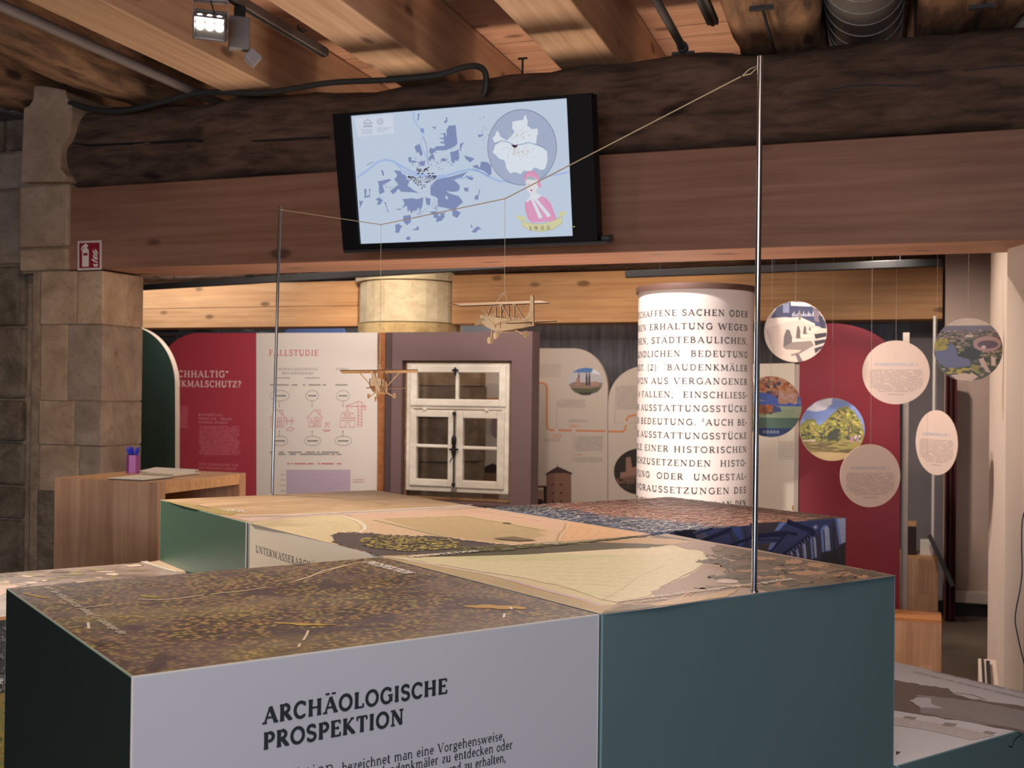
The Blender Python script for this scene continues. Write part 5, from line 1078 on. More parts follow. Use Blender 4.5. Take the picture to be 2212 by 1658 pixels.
def zp(x, y): return (300+x/4.096, 680+y/4.096)
for cx, rx, cy in ((1247, 85, 714), (1533, 57, 714), (1806, 58, 714), (1250, 68, 1113), (1537, 72, 1113), (1809, 73, 1113)):
    ry = 47 if cy < 900 else 42; a.line([zp(*q) for q in ell(cx, cy, rx, ry, 28)], .0028, GT, closed=True); a.greek(*zp(cx-rx*.65, cy-7), *zp(cx+rx*.65, cy+8), 1, GT, 3, 0, .7, 3)
for x in (1243, 1533, 1806): a.line([zp(x, 762), zp(x, 808)], .0028, GT); a.poly([zp(x-5, 802), zp(x+5, 802), zp(x, 818)], GT)
for x in (1243, 1535, 1806): a.line([zp(x, 1080), zp(x, 1030)], .0028, GT); a.poly([zp(x-5, 1034), zp(x+5, 1034), zp(x, 1018)], GT)
def rl(*pts, w=.0034, c=RL, closed=False): a.line([zp(*p) for p in pts], w, c, closed=closed)
for ox in (0, 330):
    rl((1155+ox, 915), (1225+ox, 835), (1300+ox, 915)); rl((1172+ox, 905), (1172+ox, 988), (1282+ox, 988), (1282+ox, 905)); rl((1248+ox, 856), (1248+ox, 842), (1274+ox, 842), (1274+ox, 884)); rl((1225+ox, 905), (1262+ox, 905), (1262+ox, 975), (1225+ox, 975), closed=True); rl((1243+ox, 905), (1243+ox, 975)); rl((1225+ox, 940), (1262+ox, 940)); 
rl((1520, 905), (1550, 985)); rl((1535, 930), (1515, 960))
for x in (1310, 1352): rl((x, 975), (x, 930), (x-14, 950)); rl((x-16, 940), (x, 905), (x+16, 940), closed=True)
rl((1300, 1012), (1340, 990), (1375, 1005), (1360, 1020), (1310, 1022)); rl((1650, 1000), (1650, 975), (1680, 975), (1680, 1000)); rl((1640, 960), (1664, 952), (1690, 960)); rl((1625, 1015), (1665, 1022), (1700, 1012)); rl((1635, 1026), (1690, 1026)); rl((1664, 952), (1664, 975))
rl((1828, 808), (1950, 762), (2010, 808), (1828, 808)); rl((1938, 765), (1938, 990), (1974, 990), (1974, 765)); 
for k in range(6): rl((1938, 830+k*27), (1974, 845+k*27)); 
rl((1990, 800), (1990, 836), (2010, 836), (2010, 808)); rl((1845, 812), (1845, 850)); rl((1780, 912), (1800, 866), (1822, 866), (1845, 848), (1872, 866), (1895, 866), (1915, 912), closed=True); rl((1820, 905), (1822, 870)); rl((1872, 905), (1870, 870)); a.line([zp(*q) for q in ell(1845, 886, 14, 14, 12)], .0034, RL, closed=True)
rl((1782, 932), (1912, 932), (1912, 992), (1862, 992), (1862, 950), (1832, 950), (1832, 992), (1782, 992), closed=True)
a.greek(581, 974, 749, 983, 2, C(120, 114, 114), 8, .25, .5, 12); a.greek(618, 999, 739, 1003, 1, RL, 9, 0, .6, 10)
a.poly([(618.5, 1014), (757, 1014), (757, 1085), (618.5, 1085)], C(186, 168, 188)); a.line([(710, 1058), (733, 1047), (755, 1038)], .002, C(150, 120, 160))
for k in range(4): a.greek(606, 1022+k*12, 616, 1026+k*12, 1, C(190, 170, 170), 3, 0, .5, 1); a.line([(618.5, 1020+k*10), (757, 1020+k*10)], .001, C(200, 184, 200))
a.greek(762, 1033, 790, 1043, 2, C(206, 170, 170), 4, .4, .4, 2)
a.build('printed_text', rt, INK)
f = bfr(7.9); o = MB().box(f, (f.px(815.9, 900)[0]+.002, f.px(832, 900)[0]-.003), (0, f.px(824, 718)[1]), (-.12, .004)).build('wooden_post', wood('post_oak', C(150, 92, 52), C(178, 116, 72), False, (9, 9, .5)), None, loc=f.p(f.px(824, 900)[0], 0, 0), bevel=.002)
tag(o, 'orange-brown wooden post between the white panel and the mauve window panel', 'post')
# panel with the salvaged window
MAU = plain('panel_mauve', C(112, 88, 88), .55, 0, .03, 2); wf = bfr(7.85)
W0, W1 = wf.px(832.5, 900)[0], wf.px(1148, 900)[0]; ht = wf.px(900, 717)[1]
a0, a1 = wf.px(867, 900)[0], wf.px(1104, 900)[0]; b1 = wf.px(980, 778)[1]; b0 = wf.px(980, 1083)[1]
wp_ = empty('window_panel', wf.p((W0+W1)/2, 0, 0), 'mauve display panel holding an old white casement window', 'panel')
for s_, t_ in (((W0, a0), (0, ht)), ((a1, W1), (0, ht)), ((a0, a1), (b1, ht)), ((a0, a1), (0, b0))): MB().box(wf, s_, t_, (-.16, 0)).build('board', MAU, wp_)
MB().box(wf, (W0+.002, wf.px(845, 900)[0]), (0, ht-.002), (.0005, .012)).box(wf, (a0-.01, a1+.03), (b0-.07, b0-.012), (.0005, .02)).build('post_and_shelf_shade', plain('panel_mauve_dark', C(78, 60, 60), .6), wp_, bevel=.002)  # dark left post; the strip under the window paints a shelf's shadow
win = empty('casement_window', wf.p((a0+a1)/2, b0, -.05), 'old white painted six pane casement window with black espagnolette rod', 'window')
OW = wood('window_paint', C(214, 204, 190), C(232, 224, 210), False, (2, 6, 6), .5); RAW = wood('window_raw_wood', C(120, 88, 60), C(164, 128, 92), False, (2, 8, 8), .8)
X_ = lambda x: wf.px(x, 930)[0]; Y_ = lambda y: wf.px(980, y)[1]
def frame(mb, x0, x1, y0, y1, w, n0, n1):
    mb.box(wf, (x0, x0+w), (y0, y1), (n0, n1)).box(wf, (x1-w, x1), (y0, y1), (n0, n1)).box(wf, (x0+w, x1-w), (y0, y0+w), (n0, n1)).box(wf, (x0+w, x1-w), (y1-w, y1), (n0, n1)); return mb
frame(MB(), a0+.004, a1-.004, b0+.004, b1-.004, .02, -.10, -.045).build('raw_edge', RAW, win, bevel=.004)
frame(MB(), X_(875), X_(1097), Y_(1063), Y_(784), X_(893)-X_(875)-.012, -.09, -.02).box(wf, (X_(885), X_(1088)), (Y_(884), Y_(877)), (-.09, -.018)).build('window_frame', OW, win, bevel=.004)
gm, nt, bs = nodes('window_glass'); bs.inputs['Base Color'].default_value = (.86, .88, .86, 1); bs.inputs['Roughness'].default_value = .02; bs.inputs['Transmission Weight'].default_value = 1.; bs.inputs['IOR'].default_value = 1.05
def sash(x0, x1, y0, y1, w, vs_, hs_, lb=None):
    mb = frame(MB(), x0, x1, y0, y1, w, -.055, -.008)
    xs = [x0+w]+[v for v in vs_]+[x1-w]; ys = [y0+w]+hs_+[y1-w]; mw = .011
    for v in vs_: mb.box(wf, (v-mw, v+mw), (y0+w, y1-w), (-.05, -.012))
    for h in hs_: mb.box(wf, (x0+w, x1-w), (h-mw, h+mw), (-.049, -.0125))
    o = mb.build('sash', OW, win, bevel=.005)
    for i in range(len(xs)-1):
        for j in range(len(ys)-1): MB().box(wf, (xs[i]+.001, xs[i+1]-.001), (ys[j]+.001, ys[j+1]-.001), (-.034, -.031)).build('pane', gm, o)
sash(X_(884), X_(1090), Y_(877), Y_(789), X_(896)-X_(884)+.006, [X_(984)], [])
sash(X_(884), X_(980.5), Y_(1052), Y_(886), X_(896)-X_(884)+.006, [], [Y_(964.5)])
sash(X_(983), X_(1088), Y_(1053), Y_(886), X_(997)-X_(983)+.004, [], [Y_(966)])
IR = plain('wrought_iron', C(34, 30, 28), .5, .5); xm = X_(981.5)
rod_ = MB().tube([wf.p(xm, Y_(1052), .006), wf.p(xm, Y_(888), .006)], .005, 8).build('espagnolette_rod', IR, win)
MB().lathe(wf.p(xm, Y_(985), .006), [(.008, 0), (.016, .02), (.017, .05), (.010, .08), (.017, .085), (.018, .13), (.008, .15)], 12).box(wf, (xm-.035, xm+.035), (Y_(972), Y_(968)), (.004, .012)).tube([wf.p(xm, Y_(984), .012), wf.p(xm-.022, Y_(995), .02), wf.p(xm-.026, Y_(998), .02)], .004, 6).build('handle', IR, rod_)
for y in (893, 1046): MB().lathe(wf.p(xm, Y_(y)-.012, .006), [(.006, 0), (.014, .008), (.014, .018), (.006, .028)], 10).build('keeper', IR, rod_)
MB().box(wf, (xm-.022, xm+.022), (Y_(801), Y_(797)), (-.008, .004)).box(wf, (xm-.005, xm+.005), (Y_(811), Y_(793)), (-.008, .006)).build('top_latch', IR, win)
for x in (916, 1050): MB().box(wf, (X_(x)-.014, X_(x)+.014), (Y_(887), Y_(881)), (-.018, .0)).build('rebate_block', OW, win, bevel=.003)
MB().box(wf, (X_(977), X_(986)), (Y_(1062), Y_(1052)), (-.02, .008)).build('bottom_catch', plain('zinc', C(150, 144, 138), .4, .6), win, bevel=.002)
# timeline panels behind
tf_ = bfr(9.15); CRM = plain('timeline_cream', C(206, 190, 176), .55, 0, .02, 2)
rt, f = panel('cream timeline panel with orange route line and rounded top, behind the window panel', 9.15, [(1000, 1300), (1000, 752)]+arc(1238, 840, 75, 88, -90, 0, 18)+[(1312.5, 870), (1312.5, 1300)], CRM, CRM)
def tpz(x, y): return (1130+x/3.946, 680+y/3.946)
OR = C(214, 132, 84); a = Art(f); G2 = C(178, 164, 152); G3 = C(170, 156, 146)
a.poly(ell(1140, 815, 18, 34, 24), C(150, 124, 126))
rtl = [(105, 580), (165, 580), (190, 590), (202, 615), (202, 930), (208, 965), (235, 980), (700, 990)]
a.line([tpz(*q) for q in rtl[:8]], .014, OR)
a.greek(*tpz(100, 415), *tpz(335, 530), 11, C(186, 170, 160), 3, .08, .5); a.greek(*tpz(290, 720), *tpz(540, 790), 7, G3, 4, .1, .5); a.greek(*tpz(385, 890), *tpz(575, 915), 2, G3, 5, .1, .5); a.greek(*tpz(180, 1050), *tpz(330, 1078), 2, G3, 6, .1, .5)
a.greek(*tpz(440, 1030), *tpz(690, 1160), 12, G3, 7, .06, .5); a.greek(*tpz(440, 1210), *tpz(690, 1255), 4, G3, 8, .1, .5); a.greek(*tpz(445, 1180), *tpz(505, 1200), 1, C(210, 150, 130), 8, 0, .5, 2)
for x in (285, 432): a.poly([tpz(*q) for q in ell(x, 983, 16, 17, 14)], C(206, 196, 184))
a.line([tpz(285, 965), tpz(285, 725)], .004, G2); a.line([tpz(432, 1000), tpz(432, 1250)], .004, G2)
ptxt(a, '1884', tpz(388, 0)[0], tpz(482, 0)[0], tpz(0, 957)[1], 6.4, col=OR, wt=.17); ptxt(a, '1862', tpz(238, 0)[0], tpz(328, 0)[0], tpz(0, 1040)[1], 6.4, col=OR, wt=.17)
el = ell(535, 568, 148, 118, 36); cl = lambda pts, cx=535, cy=568, rx=148, ry=118: [tpz(cx+(x-cx)*min(1, 1/max(1e-6, sqrt(((x-cx)/rx)**2+((y-cy)/ry)**2))), cy+(y-cy)*min(1, 1/max(1e-6, sqrt(((x-cx)/rx)**2+((y-cy)/ry)**2)))) for x, y in pts]
a.poly([tpz(*q) for q in el], C(196, 190, 196)); a.poly([tpz(*q) for q in [(x, min(y, 490)) for x, y in el if y < 500]], C(84, 128, 190)); a.poly(cl(wob([(580, 490), (600, 460), (640, 470), (670, 510), (600, 500)], 3)), C(230, 230, 236))
a.poly(cl([(388, 590), (440, 570), (520, 575), (600, 570), (682, 580), (670, 640), (400, 640)]), C(150, 124, 112)); a.poly(cl([(392, 630), (450, 622), (560, 628), (680, 612), (640, 660), (535, 686), (440, 665)]), C(92, 92, 66)); a.poly(cl([(460, 665), (600, 655), (570, 684), (500, 684)]), C(60, 56, 48))
for x, h_ in ((475, 485), (542, 482), (565, 480)): a.poly([tpz(x-9, 600), tpz(x-8, 530), tpz(x-1, h_), tpz(x+1, h_), tpz(x+8, 530), tpz(x+9, 600)], C(74, 66, 76))
a.poly([tpz(455, 540), tpz(480, 530), tpz(484, 600), tpz(452, 600)], C(170, 130, 112)); a.poly([tpz(575, 570), tpz(640, 565), tpz(645, 600), tpz(575, 600)], C(178, 140, 124))
# towers
BRK = C(140, 102, 86); RF = C(66, 42, 40)
def tower(x0, x1, xm_, yr, ye, yb):
    a.poly([tpz(x0, ye), tpz(x1, ye-6), tpz(x1+2, yb), tpz(x0, yb)], BRK); a.poly([tpz(x0, ye), tpz(x0+(x1-x0)*.32, ye), tpz(x0+(x1-x0)*.32, yb), tpz(x0, yb)], C(126, 90, 76))
    a.poly([tpz(x0-8, ye+8), tpz(xm_, yr), tpz(x1+8, ye-4), tpz(x1+4, ye+10), tpz(xm_, ye-22), tpz(x0, ye+14)], RF); a.poly([tpz(x0-6, ye), tpz(xm_, yr), tpz(x1+6, ye-6)], RF); a.line([tpz(xm_, yr+4), tpz(xm_, yr-26)], .004, RF)
    for yy in range(int(ye)+40, int(yb), 26): a.line([tpz(x0, yy), tpz(x1, yy-3)], .0022, C(120, 86, 74))
    for yy in (0, 72, 140):
        for fx in (.2, .55): a.poly([tpz(x0+(x1-x0)*fx, ye+88+yy), tpz(x0+(x1-x0)*(fx+.1), ye+86+yy), tpz(x0+(x1-x0)*(fx+.1), ye+102+yy), tpz(x0+(x1-x0)*fx, ye+104+yy)], C(70, 48, 44))
tower(198, 410, 293, 1290, 1350, 1800); tower(-490, -250, -300, 1255, 1320, 1800) if 0 else None
a.poly([tpz(-25, 1250), tpz(80, 1245), tpz(98, 1262), tpz(92, 1275), tpz(96, 1800), tpz(-25, 1800)], C(146, 108, 94)); a.poly([tpz(75, 1450), tpz(200, 1455), tpz(200, 1472), tpz(75, 1472)], C(110, 56, 50)); a.poly([tpz(75, 1490), tpz(175, 1490), tpz(175, 1800), tpz(75, 1800)], C(166, 130, 112)); a.poly([tpz(175, 1455), tpz(200, 1455), tpz(200, 1800), tpz(175, 1800)], C(44, 30, 30)); a.poly([tpz(*q) for q in ell(145, 1600, 30, 34, 14)], C(50, 34, 32))
a.poly([(1037, 1020), (1050, 1006), (1066, 1000), (1078, 1008), (1078, 1023)], RF); a.poly([(1040, 1021), (1078, 1021), (1078, 1090), (1040, 1090)], BRK); a.line([(1040, 861), (1076, 861)], .014, OR); a.poly(ell(1072, 922, 14, 24, 20), C(150, 124, 126)); a.greek(1046, 905, 1064, 940, 8, G2, 4, .1, .5, 2)
a.build('printed_image', rt, INK)
rt, f = panel('second cream timeline panel with rounded left top, half hidden by the text column', 9.12, [(1313.4, 1300), (1313.4, 870)]+arc(1395, 868, 81, 78, 180, 270, 18)+[(1470, 790), (1470, 1300)], CRM, CRM)
a = Art(f); a.line([(1314, 931.5), (1345, 931.8), (1350, 928), (1354, 905), (1358, 899), (1372, 896), (1400, 896)], .014, OR); a.poly(ell(1351.5, 913.5, 4, 4, 14), C(206, 196, 184)); a.line([(1331, 832), (1328, 913), (1346, 914)], .004, G2)
a.greek(1331, 832, 1384, 884, 15, G3, 4, .03, .5); ptxt(a, '1908', 1369, 1394, 915, 6.4, col=OR, wt=.17); a.line([(1357, 914), (1366, 914)], .003, G2); a.greek(1370, 920, 1394, 926, 2, G3, 4, .03, .5, 3)
a.poly(ell(1383, 1018, 57, 50, 36), C(44, 34, 30)); a.poly([(1340, 1020), (1352, 1018), (1352, 988), (1362, 986), (1366, 1010), (1378, 1005), (1378, 1030), (1340, 1034)], C(150, 112, 98)); a.poly([(1330, 1034), (1382, 1024), (1382, 1045), (1335, 1044)], C(116, 84, 72)); trees(a, [(1332, 1035), (1382, 1035), (1382, 1060), (1345, 1052)], 40, [C(60, 52, 34), C(40, 34, 26), C(76, 66, 46)], 4, 2, 3)
a.build('printed_image', rt, INK)
o = MB().box(bfr(8.9), (bfr(8.9).px(1141.5, 1000)[0], bfr(8.9).px(1149, 1000)[0]), (0, bfr(8.9).px(1145, 947)[1]), (-.04, 0)).build('panel_post', plain('grey_post', C(110, 98, 92), .5), None, loc=bfr(8.9).p(bfr(8.9).px(1145, 1000)[0], 0, 0)); tag(o, 'narrow grey metal post at the right edge of the mauve window panel', 'post')
# things on the wall above the left panels
f = bfr(10.6)
o = MB().prism(f, [f.px(620, 760), f.px(760, 760), f.px(748, 718), f.px(742, 706), f.px(628, 708), f.px(612, 722)], 0, .03).build('blue_panel', plain('pale_blue_panel', C(134, 160, 214), .6), None); tag(o, 'pale blue panel top showing just above the white case study panel', 'panel')
gp = empty('metal_shelving', f.p(*f.px(450, 712), .1), 'grey metal shelving glimpsed above the red panel, under the rear beam', 'shelf')
gp.location.z = 0; gx = f.px(450, 712)[0]
for x in (330, 371, 425, 480, 540, 600): s = f.px(x, 712)[0]; MB().box(f, (s-.012, s+.012), (0, 2.0), (.30, .33)).build('upright', plain('shelf_grey', C(130, 128, 130), .5), gp)
for z in (.5, 1.0, 1.5, f.px(450, 722)[1], 2.0): MB().box(f, (f.px(330, 712)[0], f.px(600, 712)[0]), (z-.01, z+.01), (.02, .33)).build('shelf_board', plain('shelf_grey', C(130, 128, 130), .5), gp)
rg = random.Random(3)
for k in range(9): 
    x = rg.uniform(345, 585); s = f.px(x, 712)[0]; w_ = rg.uniform(.04, .12); o = MB().box(f, (s-w_, s+w_), (f.px(450, 722)[1]+.012, f.px(450, 722)[1]+rg.uniform(.05, .10)), (.1, .28)).build('folder_box', plain('folder_%d' % (k % 3), [C(60, 56, 58), C(120, 112, 108), C(88, 96, 100)][k % 3], .7), gp)
# ================================================================ the text column
cY = 5.5; cc = atY(1500, 900, cY); CR = (122.5/F*cY)*1.003; ztop = atY(1500, 623, cY-CR)[2]
ctr = V3(cc[0], cc[1], 0); tc_ = empty('text_column', ctr, 'white cylindrical column printed with large black legal text, brown lid', 'column')
MB().lathe(ctr, [(CR, 0), (CR, ztop)], 180).build('cylinder_body', plain('column_white', C(228, 218, 214), .6, 0, .01, 2), tc_)
MB().lathe(ctr+V3(0, 0, ztop), [(CR*1.045, 0), (CR*1.045, .028), (CR*1.0, .030)], 64).build('lid', plain('lid_brown', C(92, 66, 56), .6), tc_, bevel=.001)
MB().lathe(ctr, [(CR*1.03, 0), (CR*1.03, .05), (CR*1.005, .05)], 48).build('plinth', DARKM, tc_)
ca = atan2(cc[0], cc[1])           # direction to the camera
def cyl(s, t, off):
    th = s/CR; d = V3(sin(th)*cos(ca)-cos(th)*sin(ca), -cos(th)*cos(ca)-sin(th)*sin(ca), 0); return ctr+d*(CR+off)+Z_*t
a = Art(WORLD, .0007, False, cyl)
lines = ['GESCHAFFENE SACHEN ODER', 'DEREN ERHALTUNG WEGEN', 'SCHEN, STÄDTEBAULICHEN,', 'SKUNDLICHEN  BEDEUTUNG', 'LIEGT. (2)  ¹BAUDENKMÄLER', 'DAVON AUS VERGANGENER', 'TZ 4 FALLEN,  EINSCHLIESS-', 'HER AUSSTATTUNGSSTÜCKE', 'GEN BEDEUTUNG. ²AUCH BE-', 'CHE AUSSTATTUNGSSTÜCKE', 'TEILE EINER HISTORISCHEN', 'LEICHZUSETZENDEN  HISTO-', 'ALTUNG  ODER  UMGESTAL-', 'IE VORAUSSETZUNGEN DES', 'CHTLICHE MASSNAHMEN AN DEN', 'BAUDENKMÄLERN, SOWEIT SIE', 'NICHT UNTER ABSATZ FALLEN']
s1 = CR*radians(61.5); s0 = -CR*radians(92)
for k, tx_ in enumerate(lines):
    y = 680.5+k*29.65; z_ = atY(1500, y+.5, cY-CR)[2]; text(a, tx_, s0, z_, s1-s0, .0285, wt=.19, col=C(20, 14, 14), gap=.10)
a.build('lettering', tc_, INK)
# ================================================================ white panel and red arch, right
rt, f = panel('white panel with small text, standing left of the red arch', 7.45, [(1590, 1300), (1590, 786), (1717, 784), (1717, 1300)], plain('panel_cream', C(226, 214, 196), .55, 0, .02, 2), EDG)
a = Art(f); a.greek(1685, 952, 1715, 988, 8, C(196, 186, 172), 3, .05, .4); a.line([(1683, 945), (1683, 990), (1716, 990)], .003, C(190, 180, 168)); a.poly([(1711, 1091), (1716, 1091), (1716, 1102), (1711, 1102)], C(196, 140, 70)); a.build('printed_text', rt, INK)
rt, f = panel('tall plain dark red panel with a rounded top right corner', 7.40, [(1727, 1330), (1727, 760)]+arc(1787, 760, 60, 62, 180, 270, 10)+arc(1795, 800, 149, 102, -90, 0, 20)[1:]+[(1944, 900), (1944, 1330)], plain('panel_dark_red', C(150, 38, 50), .5, 0, .03, 2), plain('panel_edge_coral', C(206, 90, 80), .6), th=.02)
f = bfr(7.43)
o = MB().prism(f, [(f.px(1717.6, 900)[0], 0), (f.px(1726.6, 900)[0], 0), (f.px(1726.6, 900)[0], f.px(1722, 787)[1]), (f.px(1717.6, 900)[0], f.px(1722, 787)[1])], -.04, .02).build('upright', EDG, None); tag(o, 'narrow beige upright between the white panel and the dark red arch', 'post')
f = bfr(7.46); o = MB().prism(f, [(f.px(1948, 900)[0], 0), (f.px(1963, 900)[0], 0), (f.px(1963, 900)[0], f.px(1955, 718)[1]), (f.px(1949, 900)[0], f.px(1955, 718)[1])], -.12, 0).build('upright', EDG, None, bevel=.002); tag(o, 'tall beige upright standing behind the right edge of the dark red arch', 'post')
# ================================================================ hanging discs
THD = plain('thread_grey', C(150, 138, 126), .8)
def disc(px, py, rx, ry, Y, face, label, draw=None, sgn=1, sh=1.0, thx=None, mat=PRINT):
    c = atY(px, py, Y); R = ry/F*Y; yaw = math.acos(min(1, rx/ry))*sgn; az = atan2(c[0], c[1])
    N_ = V3(sin(yaw)*1, -cos(yaw), 0); ca_, sa_ = cos(-az), sin(-az); N_ = V3(N_[0]*ca_-N_[1]*sa_, N_[0]*sa_+N_[1]*ca_, 0)
    fr = Fr(c, unit(np.cross(Z_, N_)), Z_, N_)
    rt = empty('hanging_disc', c, label, 'disc', 'printed discs hanging on threads')
    MB().prism(fr, ell(0, 0, R, R, 48), -.003, .0, 0, 0).build('board', plain(*face), rt)
    a = Art(fr, .0004, False); 
    if draw: draw(a, R)
    a.build('printed_image', rt, mat)
    MB().tube([c+Z_*R, V3(c[0], c[1], 3.088)], .0006, 5).build('thread', THD, rt); return rt
def U(a, R, pts, col, wo=0, sd=1):          # unit-disc coordinates, clipped to the rim
    P_ = wob(pts, wo, 4, sd) if wo else pts
    P_ = [((x/max(1, math.hypot(x, y)/.995))*R, (y/max(1, math.hypot(x, y)/.995))*R) for x, y in P_]; a.poly(P_, col)
def circ_band(y0, y1, n=14):
    L_ = []; 
    for k in range(n+1): y = y0+(y1-y0)*k/n; L_.append((-sqrt(max(0, 1-y*y)), y))
    return L_+[(-x, y) for x, y in L_[::-1]]
def d_bridge(a, R):
    ST, SD_, NVY, SH_ = C(202, 180, 166), C(150, 130, 122), C(66, 66, 92), C(100, 88, 84)
    U(a, R, circ_band(-1, 1, 24), ST); U(a, R, [(-.8, .45)]+[(-.6, .8), (-.3, .96), (0, 1), (.3, .96), (.7, .72), (.95, .3), (.98, .1), (.6, .2), (.2, .38), (-.3, .48)], NVY)
    U(a, R, [(-.15, .98), (.3, .95), (.5, .85), (.45, .82), (-.15, .85)], C(226, 214, 206)); U(a, R, [(-.4, .9), (-.2, .95), (-.2, .62), (-.4, .62)], C(130, 134, 160)); U(a, R, [(.55, .78), (.75, .62), (.78, .3), (.6, .35)], C(120, 104, 112)); U(a, R, [(.72, .5), (.85, .5), (.95, .1), (.8, .12)], C(52, 50, 70))
    for k in range(14): x = -.1+k*.05; U(a, R, [(x, .6+.1*sin(k*2)), (x+.02, .6), (x+.02, .5), (x, .5)], C(220, 216, 220))
    U(a, R, [(-.9, .42), (-.2, .46), (.15, .48), (.62, .26), (.62, .20), (.15, .36), (-.2, .34), (-.96, .12)], C(216, 196, 182)); U(a, R, [(.12, .72), (.15, .72), (.17, .38), (.1, .38)], C(120, 106, 100))
    for (x0, x1, y0, y1) in ((-.38, -.10, -.5, .08), (.02, .16, -.22, .2), (.24, .36, -.08, .2), (.42, .48, .02, .2), (.52, .56, .08, .2)):
        xm_ = (x0+x1)/2; U(a, R, [(x0, y0), (x0+.02, y0+(y1-y0)*.6), (x0+(x1-x0)*.3, y1-.03), (xm_, y1), (x1-(x1-x0)*.25, y1-.05), (x1, y0+(y1-y0)*.55), (x1+.02, y0)], SH_)
    for (x, y, w_) in ((-.1, -.32, .6), (.16, -.14, .42), (.35, .0, .32), (.5, .08, .26)): U(a, R, [(x, y+.1), (x+w_*.2, y+.04), (x+w_, y+.03), (x+w_*.9, y-.02), (x, y-.04)], C(214, 192, 174))
    U(a, R, [(-.08, -.34), (.5, -.3), (.6, -.45), (.35, -.6), (.1, -.75), (-.1, -.8), (-.38, -.5)], C(132, 116, 108)); U(a, R, [(-.6, -.72), (-.3, -.58), (.2, -.6), (.1, -.68), (-.4, -.82)], C(196, 176, 160))
    for y in (-.08, -.3, -.55): U(a, R, [(.6, y), (.98, y+.05), (.98, y-.08), (.64, y-.16)], C(56, 48, 50))
    U(a, R, [(.0, -.72), (.1, -.7), (.25, -.97), (.1, -.99)], C(110, 98, 96))
    for k in range(4): U(a, R, [(-.95+k*.12, .1-k*.02), (-.85+k*.12, .0), (-.62, -.75), (-.72, -.66)], [C(176, 156, 144), C(190, 170, 156)][k % 2]) if k < 2 else None
def blobs(a, R, n, box, cols, w, h, seed):
    rg = random.Random(seed)
    for k in range(n):
        x = rg.uniform(box[0], box[2]); y = rg.uniform(box[1], box[3]); s = rg.uniform(.5, 1.3)
        if x*x+y*y < .96: U(a, R, [(x+w*s*cos(t+k), y+h*s*sin(t+k)) for t in (0, 1.05, 2.1, 3.15, 4.2, 5.25)], rg.choice(cols))
def d_coast(a, R):
    U(a, R, circ_band(-1, 1, 24), C(168, 168, 150)); U(a, R, circ_band(.0, .58, 8), C(86, 110, 180)); U(a, R, circ_band(.1, .22, 3), C(120, 134, 170)); U(a, R, circ_band(.5, 1, 10), C(196, 150, 110))
    blobs(a, R, 260, (-.95, .3, .95, .98), [C(206, 130, 70), C(180, 100, 60), C(150, 100, 84), C(212, 160, 120), C(96, 74, 84)], .07, .06, 3)
    U(a, R, [(-1, .44), (-.4, .48), (.0, .4), (.35, .2), (.9, .1), (.9, .0), (-1, .0)], C(84, 108, 186)); U(a, R, [(-1, .25), (-.3, .24), (-.1, .18), (-1, .14)], C(136, 150, 176)); blobs(a, R, 70, (.3, .15, .8, .5), [C(200, 150, 116), C(206, 164, 150)], .08, .08, 4)
    U(a, R, circ_band(-.42, .02, 8), C(176, 184, 150)); U(a, R, circ_band(-.72, -.36, 6), C(96, 122, 104)); U(a, R, [(-.9, -.15), (.8, -.05), (.7, -.35), (-.5, -.3)], C(160, 178, 140)); blobs(a, R, 90, (-.7, -.22, .12, .04), [C(206, 126, 60), C(176, 96, 50), C(120, 80, 70)], .06, .05, 5)
    U(a, R, [(.05, .05), (.3, -.02), (.35, -.15), (.1, -.2)], C(80, 92, 140)); U(a, R, circ_band(-1, -.7, 8), C(52, 70, 112))
    for k in range(2):
        for j in range(5): U(a, R, [(-.25+j*.11, -.79-k*.05), (-.17+j*.11, -.79-k*.05), (-.17+j*.11, -.81-k*.05), (-.25+j*.11, -.81-k*.05)], C(200, 206, 214))
